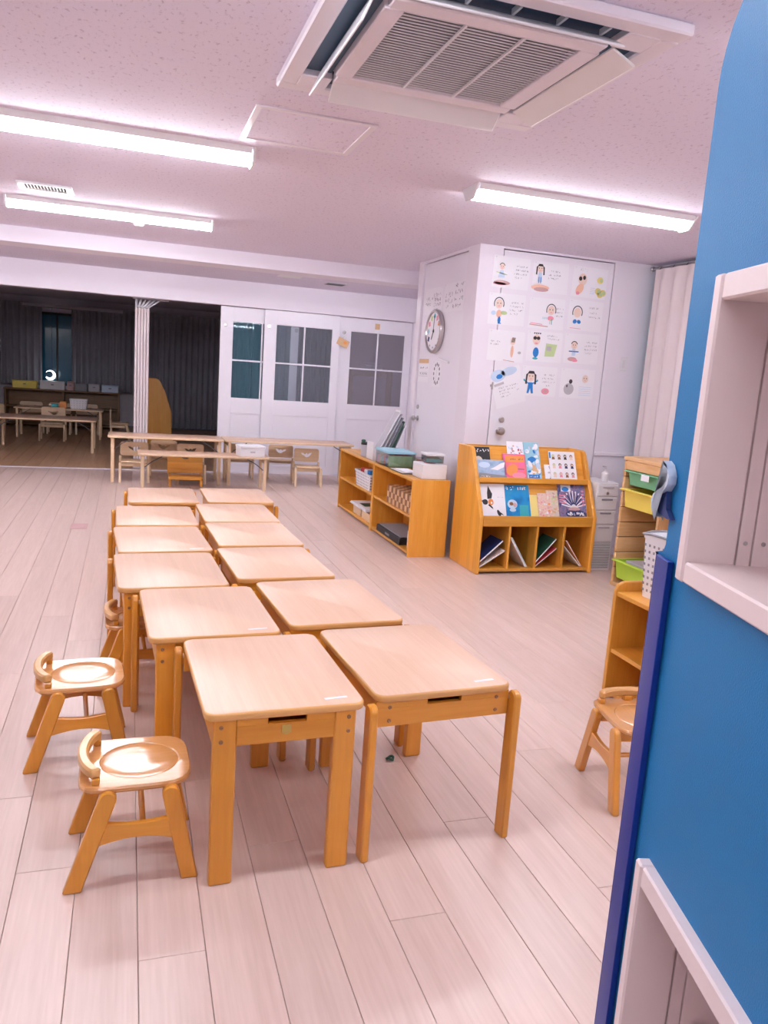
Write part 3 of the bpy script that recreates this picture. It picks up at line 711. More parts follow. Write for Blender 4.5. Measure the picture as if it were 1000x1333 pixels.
def bird_art(b, w, h):
    f = lambda u, v: ((u-0.5)*w, v*h)
    b.flat([f(.38, .95), f(.52, .72), f(.48, .60), f(.33, .58), f(.33, .75)], 1, 0)
    b.disc(*f(.45, .50), .10*w, .09*h, 1, 1); b.disc(*f(.24, .50), .10*w, .075*h, 2, 0, rot=.3)
    b.flat([f(.10, .53), f(.2, .57), f(.3, .45), f(.2, .44)], 3, 0); b.flat([f(.33, .42), f(.52, .30), f(.5, .36), f(.4, .44)], 3, 0)
    b.disc(*f(.72, .20), .055*w, .10*h, 1, 0, rot=.4); b.flat([f(.66, .2), f(.9, .14), f(.84, .19), f(.72, .26)], 2, 0); b.disc(*f(.47, .48), .03*w, .03*h, 3, 2)
    b.script(f(.7, 0)[0], f(.95, 0)[0], .62*h, .03*h, .002, 3)
def blue_art(b, w, h):
    b.script(-.46*w, -.06*w, .855*h, .10*h, .0075, 0, 3, random.Random(5)); b.script(.04*w, .46*w, .855*h, .10*h, .0075, 0, 3, random.Random(8))
    b.disc(-.22*w, .46*h, .20*w, .13*h, 1, 1); b.disc(-.26*w, .47*h, .08*w, .05*h, 2, 2); b.disc(-.12*w, .44*h, .07*w, .06*h, 2, 3); b.disc(-.22*w, .30*h, .13*w, .05*h, 2, 1)
    for k in range(6): b.stroke((.08*w+.06*k*w, .10*h), (.09*w+.06*k*w, .44*h), .012, 1, 4)
    b.flat([(-.4*w, .01*h), (.47*w, .01*h), (.44*w, .06*h), (.1*w, .11*h), (-.1*w, .05*h)], 2, 5)
def rays_art(b, w, h):
    c = (0.04*w, .36*h)
    for k in range(11):
        a = R(12+156*k/10); b.stroke(c, (c[0]+.52*w*math.cos(a)*.86, c[1]+.46*h*math.sin(a)), .010, 1, 0)
    for k in range(6):
        a = R(40+100*k/5); b.stroke((c[0]+.1*w*math.cos(a), c[1]+.1*h*math.sin(a)), (c[0]+.4*w*math.cos(a), c[1]+.40*h*math.sin(a)), .012, 2, 1)
    b.disc(.08*w, .20*h, .36*w, .11*h, 3, 1, 20); b.disc(.05*w, .33*h, .22*w, .05*h, 3, 4)
    b.script(-.22*w, .40*w, .15*h, .10*h, .011, 0, 5, random.Random(12)); b.script(-.22*w, .40*w, .15*h, .10*h, .009, 0, 6, random.Random(15))
    b.flat([(-.38*w, .80*h), (-.02*w, .80*h), (-.02*w, .97*h), (-.38*w, .97*h)], 2, 2); b.disc(-.22*w, .86*h, .13*w, .06*h, 3, 5)
    for k in range(4): b.stroke((-.46*w, (.52+.06*k)*h), (-.22*w, (.48+.07*k)*h), .009, 2, 3)
    for k in range(5): b.disc(.40*w, (.45+.09*k)*h, .05*w, .025*h, 2, 3)
def black_art(b, w, h):
    b.script(-.46*w, .46*w, .82*h, .11*h, .0065, 0, 2, random.Random(2)); b.disc(-.2*w, .56*h, .24*w, .14*h, 1, 1); b.disc(.18*w, .50*h, .15*w, .1*h, 1, 2); b.flat([(-.5*w, 0), (-.02*w, 0), (-.1*w, .42*h), (-.5*w, .40*h)], 1, 0)
def sky_art(b, w, h):
    b.flat([(-.06*w, .50*h), (.10*w, .62*h), (.34*w, .84*h), (.48*w, .90*h), (.42*w, .62*h), (.2*w, .45*h)], 1, 0); b.disc(-.25*w, .72*h, .2*w, .16*h, 1, 1)
    b.flat([(-.5*w, .02*h), (.5*w, .02*h), (.5*w, .16*h), (-.45*w, .30*h)], 1, 2); b.script(-.4*w, -.05*w, .06*h, .09*h, .004, 0, 2, random.Random(4))
def mag_art(b, w, h):
    b.flat([(-.42*w, .68*h), (.42*w, .68*h), (.42*w, .93*h), (-.42*w, .93*h)], 1, 0); b.script(-.2*w, .36*w, .76*h, .06*h, .005, 1, 2, random.Random(6))
    b.disc(-.16*w, .36*h, .28*w, .20*h, 1, 2, rot=.7); b.disc(.12*w, .14*h, .30*w, .13*h, 2, 3); b.stroke((.1*w, .40*h), (.38*w, .39*h), .006, 3, 1)
def grid_art(b, w, h):
    rnd = random.Random(9)
    for r in range(3):
        for c_ in range(4):
            u, v = (-.34+.23*c_)*w, (.18+.31*r)*h
            b.disc(u, v+.04*h, .055*w, .06*h, 1, rnd.choice((0, 1, 2, 3))); b.flat([(u-.06*w, v-.08*h), (u+.06*w, v-.08*h), (u+.04*w, v+.01*h), (u-.04*w, v+.01*h)], 2, rnd.choice((0, 1, 2, 4, 5)))
            b.disc(u, v+.035*h, .03*w, .03*h, 3, 5)
    b.flat([(-.49*w, .76*h), (-.43*w, .76*h), (-.43*w, .97*h), (-.49*w, .97*h)], 1, 6)
def dots_art(cols, seed, n=26, lo=.03, hi=.09):
    def f(b, w, h):
        rnd = random.Random(seed)
        for k in range(n):
            ru = rnd.uniform(lo, hi)
            b.disc(rnd.uniform(-.5*w+ru*w, .5*w-ru*w), rnd.uniform(.05*h, .92*h), ru*w, ru*h*rnd.uniform(.5, 1), 1+k*0.1, rnd.randrange(cols), 9, rnd.uniform(0, 3))
    return f
def tall_art(b, w, h):
    dots_art(4, 21, 34, .05, .16)(b, w, h); b.flat([(-.36*w, .02*h), (.36*w, .02*h), (.36*w, .13*h), (-.36*w, .13*h)], 6, 4); b.script(-.3*w, .3*w, .05*h, .05*h, .003, 5, 8, random.Random(3))
M['skyprint'] = blotch('blue_grey_sky_print', [(0.25, 0.40, 0.60), (0.40, 0.52, 0.70), (0.30, 0.45, 0.66)], 12)
M['sea'] = blotch('deep_blue_sea_print', [(0.0, 0.14, 0.42), (0.0, 0.26, 0.62), (0.02, 0.30, 0.58)], 9)
M['magprint'] = blotch('pink_orange_print', [(0.85, 0.12, 0.35), (0.90, 0.20, 0.22), (0.85, 0.14, 0.55)], 8)
M['palepattern'] = blotch('pale_pattern_print', [(0.75, 0.50, 0.38), (0.76, 0.66, 0.50), (0.70, 0.58, 0.55), (0.80, 0.70, 0.55)], 40)
M['pinkpattern'] = blotch('pink_cream_print', [(0.82, 0.78, 0.72), (0.80, 0.50, 0.42), (0.82, 0.66, 0.58), (0.75, 0.40, 0.40)], 22)
M['navyprint'] = blotch('navy_purple_print', [(0.06, 0.07, 0.20), (0.30, 0.20, 0.34), (0.12, 0.16, 0.36)], 22)
bx = lambda px: 2.63+(px-620)*0.00695
book('white picture book with black and red birds, lower tier far left', .235, .30, 'paper', bird_art, ['hair', 'orange', 'paper', 'lgrey'], bx(638))
book('deep blue picture book with white title on lower tier', .222, .295, 'sea', blue_art, ['paper', 'paleblue', 'brown', 'rose', 'teal2', 'navy'], bx(670.5))
book('plain yellow booklet on lower tier beside the deep blue book', .10, .215, 'paleyellow', None, (), bx(693.5), 1, 0)
book('pink and cream narrow book in middle of lower tier', .125, .232, 'pinkpattern', dots_art(3, 31, 16), ['paper', 'orange', 'pink'], bx(705), 1, 1)
book('pale cream patterned book half behind the navy ray-pattern book', .125, .255, 'palepattern', dots_art(3, 33, 22), ['wheat', 'palegreen', 'rose'], bx(718), 1, 0)
book('navy book with white ray pattern and oval title, lower tier right', .255, .315, 'navyprint', rays_art, ['paper', 'navy', 'paper', 'pink', 'rose', 'blue'], bx(742), 1, 1)
book('black-covered book with white lettering at upper tier far left', .15, .262, 'black', black_art, ['paper', 'palepattern', 'lgrey'], bx(629.5), 2, 0)
book('wide blue-grey sky picture book in front of the black book', .255, .155, 'skyprint', sky_art, ['paper', 'paleblue', 'grey'], bx(640.5), 2, 1)
book('bright pink and orange magazine on upper tier', .205, .212, 'magprint', mag_art, ['orange', 'brown', 'orange', 'pink'], bx(671), 2, 1)
book('white book with red and blue speckles behind the pink magazine', .15, .318, 'paper', dots_art(3, 41, 60, .02, .05), ['red', 'rose', 'paleblue'], bx(674), 2, 0)
book('tall light blue town-picture book right of pink magazine', .14, .318, 'skyblue', tall_art, ['blue', 'paper', 'wheat', 'paleblue', 'blue', 'paper'], bx(694.5), 2, 1)
book('small tan booklet edge left of the white portrait-grid book', .10, .13, 'paper', dots_art(2, 51, 8), ['lgrey', 'ink'], bx(717), 2, 0)
book('white book with a grid of little portraits, upper tier right', .245, .248, 'paper', grid_art, ['hair', 'brown', 'pink', 'palegreen', 'navy', 'skin', 'blue'], bx(734.5), 2, 1)
# books leaning in the four bays
def bay_book(label, x, y, ang, w, h, th, cover):
    t_ = thing('picture_book', label, 'book', (x, y, 0.0435), 0, 'picture books leaning in the bays')
    B().box(0, th, 0, w, 0, h, 0.001).build('cover', cover, t_, 0)
    B().box(0.0015, th-0.0015, -0.0006, w-0.002, 0.002, h+0.0006).build('pages', 'paper', t_, 0)
    t_.rotation_euler = (0, ang, 0); return t_
bays = [RX0+0.033+ih*k/2 for k in range(5)]
for k, dx, ang, h, th, cov, lab in (
    (0, 0.0125, R(58), .25, .012, 'pinkpattern', 'white-edged picture book lying lowest in the first bay'),
    (0, 0.0125, R(48), .25, .014, 'navy', 'dark-covered picture book lying topmost in the first bay'),
    (1, 0.192, R(-33), .29, .006, 'skyblue', 'thin pale blue book leaning in second bay, right one'),
    (1, 0.178, R(-33), .29, .010, 'paper', 'thin white book leaning in second bay, left one'),
    (2, 0.0125, R(51), .24, .009, 'red', 'red-edged picture book leaning in third bay'),
    (2, 0.0125, R(42), .26, .012, 'darkgreen', 'dark green picture book leaning behind the red one in third bay'),
    (3, 0.202, R(-37), .27, .008, 'orange', 'orange-edged book leaning in fourth bay, right one'),
    (3, 0.194, R(-45), .25, .007, 'paper', 'white curved booklet leaning in fourth bay, left one')):
    bk = bay_book(lab, bays[k]+dx, 5.50, ang, .22, h, th, cov)
    if ang > 0:
        bk.location.z += th*math.sin(ang)+0.001
        if 'topmost' in lab: bk.location.z += 0.045
        if 'behind the red' in lab: bk.location.z += 0.035
# ------------------------------------------------------------ low open shelves along the closet
def low_shelf(label, x0, x1, y0, y1, h, mid):
    t = thing('low_shelf', label, 'shelf', (x0, y0, 0), 0, 'low open shelves along the closet'); w, d = x1-x0, y1-y0
    for a, b_ in ((0, 0.022), (d-0.022, d)): B().box(0, w, a, b_, 0, h, 0.003).build('end_panel', 'shelf_z', t, 0)
    B().box(0, w, 0.0225, d-0.0225, h-0.022, h-0.0005, 0.003).build('top_board', 'shelf_y', t, 0)
    B().box(0.006, w, 0.0225, d-0.0225, mid-0.02, mid, 0.002).build('shelf_board', 'shelf_y', t, 0)
    B().box(0.006, w, 0.0225, d-0.0225, 0.02, 0.042, 0.002).build('bottom_board', 'shelf_y', t, 0)
    B().box(w-0.012, w-0.001, 0.023, d-0.023, 0.043, h-0.023).build('back_panel', 'shelf_z', t, 0)
    return t
low_shelf('low honey-wood open shelf nearer the book rack, woven box inside', 2.24, 2.58, 6.04, 7.14, 0.66, 0.35)
low_shelf('low honey-wood open shelf farther back, white basket inside', 2.24, 2.58, 7.15, 8.42, 0.66, 0.35)
ST = 0.661
def checker(name, c1, c2, sc):
    mt, n, l, p = new_mat(name); tc = n.new('ShaderNodeTexCoord'); ck = n.new('ShaderNodeTexChecker')
    ck.inputs['Scale'].default_value = sc; ck.inputs[1].default_value = (*c1, 1); ck.inputs[2].default_value = (*c2, 1)
    l.new(tc.outputs['Object'], ck.inputs['Vector']); l.new(ck.outputs[0], p.inputs['Base Color']); p.inputs['Roughness'].default_value = 0.7; return mt
# woven box: strips built as raised squares
t = thing('woven_box', 'brown and cream checked woven box on middle board of nearer shelf', 'box', (2.265, 6.10, 0.3505))
B().box(0.004, 0.256, 0.004, 0.66, 0.0, 0.158, 0.003).build('body', 'tan', t, 0)
b = B(); q = 0.0546
for i in range(12):
    for k in range(3): b.box(0.0, 0.004, 0.006+i*q, 0.006+i*q+q*0.95, 0.002+k*0.052, 0.002+k*0.052+0.0495, 0, (i+k) % 2)
for i in range(5):
    for k in range(3): b.box(0.003+i*0.0508, 0.003+i*0.0508+0.0485, 0.0, 0.004, 0.002+k*0.052, 0.002+k*0.052+0.0495, 0, (i+k) % 2)
    for j in range(12): b.box(0.003+i*0.0508, 0.003+i*0.0508+0.0485, 0.006+j*q, 0.006+j*q+q*0.95, 0.158, 0.161, 0, (i+j) % 2)
b.build('weave', ['wheat', 'brown'], t, 0)['kind'] = 'stuff'
t = thing('flat_case', 'flat black case with grey top on bottom board of nearer shelf', 'case', (2.235, 6.30, 0.0425), 0)
B().box(0.012, 0.30, 0.0, 0.66, 0.0, 0.062, 0.006).build('base', 'black', t, 0)
B().box(0.03, 0.285, 0.02, 0.64, 0.0625, 0.072, 0.004).build('lid', 'grey', t, 0)
B().box(0.0105, 0.0118, 0.27, 0.39, 0.02, 0.04).build('handle', 'grey', t, 0)
t = thing('white_carton', 'narrow white carton beside the flat black case', 'carton', (2.29, 6.15, 0.0425))
B().box(0, 0.09, 0, 0.06, 0, 0.15, 0.003).build('body', 'white', t, 0); B().box(0.004, 0.086, 0.004, 0.056, 0.1502, 0.156, 0.002).build('flap', 'paper', t, 0)
# perforated basket and papers in the farther shelf
def basket(label, w, d, h, loc, rz=0, rim='white', nx=10, nz=5, holes='lgrey', cat='basket', taper=0.88):
    t = thing('plastic_basket', label, cat, loc, rz)
    def rg(k, ins=0): return [(p[0]*k-(ins if p[0] > 0 else -ins), p[1]*k-(ins if p[1] > 0 else -ins)) for p in rrect(w, d, 0.025, 3)]
    b = B(); n = 16
    prof = [(rg(taper), 0), (rg(1), h), (rg(1, 0.004), h), (rg(taper, 0.004), 0.006)]
    rings = [[b.bm.verts.new((p[0], p[1], z)) for p in pr] for pr, z in prof]
    for A, C_ in zip(rings, rings[1:]):
        for j in range(n): b.bm.faces.new([A[j], A[(j+1) % n], C_[(j+1) % n], C_[j]])
    b.bm.faces.new(list(reversed(rings[0]))); b.bm.faces.new(rings[-1]); b.fin(0); b.build('body', 'white', t, 40)
    b = B(); o_ = rg(1.0); k1 = [(p[0]*1.03, p[1]*1.03) for p in o_]
    r4 = [[b.bm.verts.new((p[0], p[1], z)) for p in pr] for pr, z in ((o_, h-0.016), (k1, h-0.016), (k1, h+0.003), ([(p[0]*0.97, p[1]*0.97) for p in o_], h+0.003), ([(p[0]*0.97, p[1]*0.97) for p in o_], h-0.002))]
    for A, C_ in zip(r4, r4[1:]):
        for j in range(n): b.bm.faces.new([A[j], A[(j+1) % n], C_[(j+1) % n], C_[j]])
    b.fin(0); b.build('rim', rim, t, 40)
    b = B()
    for k in range(nz):
        u = (0.12+0.72*k/(nz-1)); s_ = taper+(1-taper)*u; z = h*u
        for sgn in (-1, 1):
            for i in range(nx):
                f_ = -0.42+0.84*i/(nx-1)
                b.box(sgn*w/2*s_-0.0006, sgn*w/2*s_+0.0012*sgn, d*s_*f_-0.006, d*s_*f_+0.006, z-0.006, z+0.006)
                b.box(w*s_*f_-0.006, w*s_*f_+0.006, sgn*d/2*s_-0.0006, sgn*d/2*s_+0.0012*sgn, z-0.006, z+0.006)
    b.build('holes', holes, t, 0)['kind'] = 'stuff'
    return t
basket('white perforated basket on middle board of farther shelf', 0.20, 0.55, 0.16, (2.36, 7.60, 0.3505), 0, 'white', 12, 5, 'ink')
for k, (y, c_, w) in enumerate(((7.50, 'blue', 'blue'), (7.62, 'paper', 'white'), (7.74, 'red', 'red'))):
    o = B().box(-0.055, 0.055, -0.05, 0.05, 0, 0.175, 0.004).build('toy_box', c_, None, 0); tag(o, w+' box standing in the white perforated basket', 'box', None, (2.36, y, 0.359))
t = thing('paper_stack', 'stack of white papers with green picture on bottom board of farther shelf', 'papers', (2.27, 7.42, 0.125))
b = B()
for k in range(3): b.box(0.003*k, 0.27, 0.01*k, 0.60-0.01*k, 0.008*k, 0.008*k+0.007, 0.001)
b.build('sheets', 'paper', t, 0); B().box(0.05, 0.19, 0.2, 0.4, 0.0235, 0.0245).build('print', 'darkgreen', t, 0)
for k, y in enumerate((7.30, 7.62)):
    t = thing('wooden_block_box', 'pale wooden box under the papers, '+('nearer one' if k == 0 else 'farther one'), 'box', (2.28, y, 0.0425), 0, 'wooden boxes under the papers')
    b = B(); b.box(0, 0.25, 0, 0.28, 0, 0.008); b.box(0, 0.008, 0, 0.28, 0.008, 0.078); b.box(0.242, 0.25, 0, 0.28, 0.008, 0.078); b.box(0.008, 0.242, 0, 0.008, 0.008, 0.078); b.box(0.008, 0.242, 0.272, 0.28, 0.008, 0.078)
    b.build('tray', 'pale_y', t, 0)
    for j in range(3): B().box(0.02, 0.23, 0.02+0.085*j, 0.09+0.085*j, 0.009, 0.074, 0.003).build('block', 'wheat', t, 0)
# things standing on the shelves
t = thing('pencil_tin', 'grey tin with dark lid on far end of shelf top', 'tin', (2.33, 7.70, ST))
B().lathe([(0.058, 0), (0.062, 0.004), (0.064, 0.115), (0.058, 0.12), (0.058, 0.118), (0.001, 0.116)], n=24).build('body', 'lgrey', t)
B().lathe([(0.066, 0.1205), (0.066, 0.14), (0.05, 0.146), (0.001, 0.146)], n=24).build('lid', 'black', t)
B().box(-0.075, -0.035, -0.06, -0.02, 0.1465, 0.175, 0.008).build('clip', 'darkgreen', t, 0)
t = thing('panel_stand', 'white stand box holding the leaning picture panels', 'stand', (2.45, 7.38, ST))
b = B(); b.box(-0.16, 0.11, -0.02, 0.20, 0, 0.008); b.box(-0.16, -0.148, -0.02, 0.20, 0.008, 0.17); b.box(0.098, 0.11, -0.02, 0.20, 0.008, 0.10); b.box(-0.148, 0.098, -0.02, -0.012, 0.008, 0.12); b.box(-0.148, 0.098, 0.192, 0.20, 0.008, 0.12)
b.build('box', 'white', t, 0)
for k, (c_, w) in enumerate((('white', 'white-framed picture panel, frontmost of the leaning panels'), ('lgrey', 'light grey panel, second of the leaning panels'), ('grey', 'grey panel in the middle of the leaning panels'),
                             ('darkgreen', 'dark green panel, fourth of the leaning panels'), ('paper', 'white panel, last of the leaning panels'))):
    x = 2.315+0.044*k; h = 0.55-0.045*k
    tt = thing('artboard', w, 'board', (x, 7.40, ST+0.0095), 0, 'picture panels leaning in the white stand'); tt.rotation_euler = (0, R(27-1.5*k), 0)
    B().box(0, 0.012, 0, 0.16, 0, h, 0.002).build('board', c_, tt, 0)
    B().box(-0.0012, -0.0001, 0.012, 0.148, 0.02, h-0.02).build('print', ('lgrey', 'paper', 'paper', 'paper', 'lgrey')[k], tt, 0)
def clear_box(label, w, d, h, loc, lid, contents, rz=0):
    t = thing('clear_box', label, 'box', loc, rz)
    b = B(); q = 0.003
    b.box(0, w, 0, d, 0, q); b.box(0, q, 0, d, q, h); b.box(w-q, w, 0, d, q, h); b.box(q, w-q, 0, q, q, h); b.box(q, w-q, d-q, d, q, h)
    b.build('body', 'clear', t, 0)
    if lid: B().box(-0.008, w+0.008, -0.008, d+0.008, h+0.0005, h+0.022, 0.006).build('lid', lid, t, 0)
    rnd = random.Random(h*1000)
    k = len(contents)
    for i, c_ in enumerate(contents):
        y0 = 0.01+(d-0.02)*i/k; B().box(0.012, w-0.012, y0+0.002, y0+(d-0.02)/k-0.002, q+0.001, h*rnd.uniform(.5, .9), 0.004).build('contents', c_, t, 0)
    return t
clear_box('clear box with pale blue lid full of coloured craft things', 0.26, 0.40, 0.125, (2.27, 6.80, ST), 'skyblue', ['palegreen', 'blue', 'red', 'teal2', 'wheat', 'pink'])
clear_box('clear box of red and white things, upper one by the tissue box', 0.10, 0.30, 0.12, (2.46, 6.40, ST), None, ['pink', 'paper', 'red', 'wheat'])
t = thing('paper_tray', 'clear tray of pale papers on the shelf edge', 'tray', (2.255, 6.36, ST)); B().box(0, 0.18, 0, 0.38, 0, 0.006, 0.001).build('tray', 'clear', t, 0)
for k, c_ in enumerate(('paper', 'palepattern', 'paper')): B().box(0.01+0.01*k, 0.165-0.008*k, 0.02, 0.35-0.03*k, 0.0065+0.004*k, 0.010+0.004*k).build('sheet', c_, t, 0)
t = thing('tissue_box', 'white box with red tissue slot at near end of the shelf', 'box', (2.33, 6.07, ST))
B().box(0, 0.22, 0, 0.24, 0, 0.125, 0.004).build('body', 'white', t, 0)
b = B(); b.disc(0, 0, 0.05, 0.07, 0, 0, 18); o = b.build('slot', 'red', t, 0); o.rotation_euler = (R(-90), 0, 0); o.location = (0.11, 0.13, 0.1258)
clear_box('small clear drawer of photo cards on top of the white box', 0.15, 0.15, 0.06, (2.40, 6.16, ST+0.1275), 'white', ['teal2', 'lgrey'])

# ------------------------------------------------------------ white drawer tower, pine frame with bins, low shelf by the partition
t = thing('drawer_tower', 'narrow white drawer tower with louvred base right of book rack', 'drawers', (3.672, 5.53, 0))
B().box(0, 0.205, 0.004, 0.36, 0, 0.745, 0.004).build('body', 'white', t, 0)
for k, (z0, z1) in enumerate(((0.635, 0.73), (0.52, 0.63), (0.40, 0.515), (0.255, 0.395))):
    f_ = B().box(0.008, 0.197, -0.004, 0.0035, z0, z1-0.004, 0.003).build('drawer', 'white', t, 0)
    B().box(0.05, 0.155, -0.0075, -0.0042, z1-0.030, z1-0.016, 0.001).build('handle', 'grey' if k in (1, 2) else 'lgrey', f_, 0)
B().lathe([(0.012, 0), (0.012, -0.004), (0.001, -0.005)], (0.10, -0.0042, 0.66), 'y', 12).build('lock', 'steel', t)
b = B()
for k in range(15): b.box(0.02, 0.185, -0.004, 0.0035, 0.03+0.0145*k, 0.037+0.0145*k)
B().box(0.015, 0.19, 0.0036, 0.0039, 0.022, 0.245).build('vent_backing', 'grey', t, 0)
b.build('louvres', 'white', t, 0)['kind'] = 'stuff'
t = thing('pump_bottle', 'small white pump bottle on the white drawer tower', 'bottle', (3.79, 5.62, 0.7455))
B().lathe([(0.03, 0), (0.032, 0.004), (0.032, 0.07), (0.012, 0.085), (0.012, 0.10), (0.001, 0.10)], n=16).build('body', 'white', t)
B().tube([(0, 0, 0.1005), (0, 0, 0.125), (-0.03, 0, 0.128)], 0.006, 8).build('pump', 'lgrey', t)
PX, PY0, PY1 = 3.615, 4.20, 5.13
t = thing('bin_frame', 'knotty pine frame with grooved sides holding coloured bins', 'storage frame', (PX, PY0, 0)); d = PY1-PY0
for y0, y1 in ((0, 0.03), (d-0.03, d)):
    for k in range(8):
        z0, z1 = 0.03+k*0.119, 0.03+(k+1)*0.119-0.006
        B().box(0.004, 0.42, y0, y1, z0, z1, 0.004).build('side_board', 'pine_x', t, 0)
    B().box(0.01, 0.41, y0+0.009, y1-0.009, 0.03, 0.98).build('side_core', 'dim_x', t, 0)
B().box(0, 0.43, -0.01, d+0.01, 0.983, 1.012, 0.004).build('top_board', 'pine_y', t, 0)
B().box(0, 0.02, 0.031, d-0.031, 0.915, 0.982, 0.004).build('front_rail', 'pine_y', t, 0)
B().box(0, 0.42, 0, d, 0.0, 0.0295, 0.004).build('bottom_board', 'pine_y', t, 0)
B().box(0.41, 0.42, 0.031, d-0.031, 0.03, 0.98).build('back_panel', 'pine_z', t, 0)
B().box(0.01, 0.40, d/2-0.012, d/2+0.012, 0.03, 0.904, 0.003).build('divider', 'pine_z', t, 0)
def bin_(label, col, x, y0, y1, z, h, w=0.385):
    t = thing('storage_bin', label, 'bin', (x, y0, z), 0, 'plastic bins in the pine frame'); d = y1-y0
    b = B(); k = 0.02
    outer = [(k, k), (w-k, k), (w-k, d-k), (k, d-k)]; top = [(0.006, 0.006), (w-0.006, 0.006), (w-0.006, d-0.006), (0.006, d-0.006)]
    rings = [[b.bm.verts.new((p[0], p[1], zz)) for p in pr] for pr, zz in ((outer, 0), (top, h), ([(p[0]+(0.004 if p[0] < w/2 else -0.004), p[1]+(0.004 if p[1] < d/2 else -0.004)) for p in top], h), ([(p[0]+(0.004 if p[0] < w/2 else -0.004), p[1]+(0.004 if p[1] < d/2 else -0.004)) for p in outer], 0.005))]
    for A, C_ in zip(rings, rings[1:]):
        for j in range(4): b.bm.faces.new([A[j], A[(j+1) % 4], C_[(j+1) % 4], C_[j]])
    b.bm.faces.new(list(reversed(rings[0]))); b.bm.faces.new(rings[-1]); b.fin(0); b.build('body', col, t, 0)
    b = B(); b.box(-0.03, w, -0.004, 0.012, h, h+0.010, 0.003); b.box(-0.03, w, d-0.012, d+0.004, h, h+0.010, 0.003); b.box(-0.03, 0.008, 0.012, d-0.012, h, h+0.010, 0.003)
    b.build('rim', col, t, 0)
    return t
ya, yb = PY0+d/2+0.02, PY1-0.038
bin_('green bin in the pine frame, topmost', 'green', PX+0.015, ya, yb, 0.80, 0.10)
bin_('yellow bin in the pine frame, below the green bin', 'yellow', PX-0.005, ya, yb, 0.630, 0.13)
lb = bin_('lime green bin at foot of the pine frame, holding grey trays', 'lime', PX-0.005, ya, yb, 0.07, 0.135)
t2 = thing('grey_trays', 'stack of grey trays lying in the lime green bin', 'trays', (PX+0.04, ya+0.05, 0.0755))
for k in range(4): B().box(0, 0.28, 0.01*k, 0.25+0.01*k, 0.037*k, 0.037*k+0.032, 0.004).build('tray', ('rose', 'lgrey', 'grey', 'lgrey')[k], t2, 0)
B().box(-0.034, -0.0305, 0.10, 0.19, 0.06, 0.105).build('bin_label', 'paper', [o for o in bpy.data.objects if o.get('label', '').startswith('green bin')][0], 0)

LX0, LY0, LY1, LH = 2.255, 2.05, 3.16, 0.555
t = thing('low_cabinet', 'low orange-wood shelf beside partition, white basket on top', 'shelf', (LX0, LY0, 0)); w, d = 0.36, LY1-LY0
B().prism([(0, 0), (w, 0), (w, LH+0.035), (0.045, LH+0.035), (0.012, LH+0.02), (0, LH-0.012)], 'y', d-0.024, d, bev=0.003).build('end_panel', 'shelf_z', t, 0)
B().box(0, w, 0, 0.024, 0, LH, 0.003).build('end_panel', 'shelf_z', t, 0)
B().box(0.004, w-0.013, 0.0245, d-0.0245, LH-0.034, LH-0.012, 0.003).build('top_board', 'shelf_y', t, 0)
B().box(0.008, w-0.013, 0.0245, d-0.0245, 0.235, 0.255, 0.002).build('shelf_board', 'shelf_y', t, 0)
B().box(0.004, w-0.013, 0.0245, d-0.0245, 0.03, 0.05, 0.002).build('bottom_board', 'shelf_y', t, 0)
B().box(w-0.012, w, 0.0245, d-0.0245, 0.03, LH+0.03).build('back_panel', 'shelf_z', t, 0)
t = basket('white perforated basket with grey handle on the low orange-wood shelf', 0.22, 0.26, 0.30, (2.445, 2.96, LH-0.0115), R(4), 'white', 8, 8, 'grey')
B().tube([(-0.112, -0.13, 0.297), (-0.118, -0.06, 0.309), (-0.118, 0.06, 0.309), (-0.112, 0.125, 0.300), (-0.06, 0.133, 0.307), (0.09, 0.133, 0.307)], 0.006, 8).build('handle', 'grey', t)
t = thing('paper_file', 'white paper file standing inside the low orange-wood shelf', 'file', (2.30, 2.72, 0.2555))
B().box(0, 0.24, 0, 0.08, 0, 0.21, 0.004).build('cover', 'white', t, 0); B().box(0.002, 0.238, 0.006, 0.074, 0.2102, 0.213).build('pages', 'paper', t, 0)

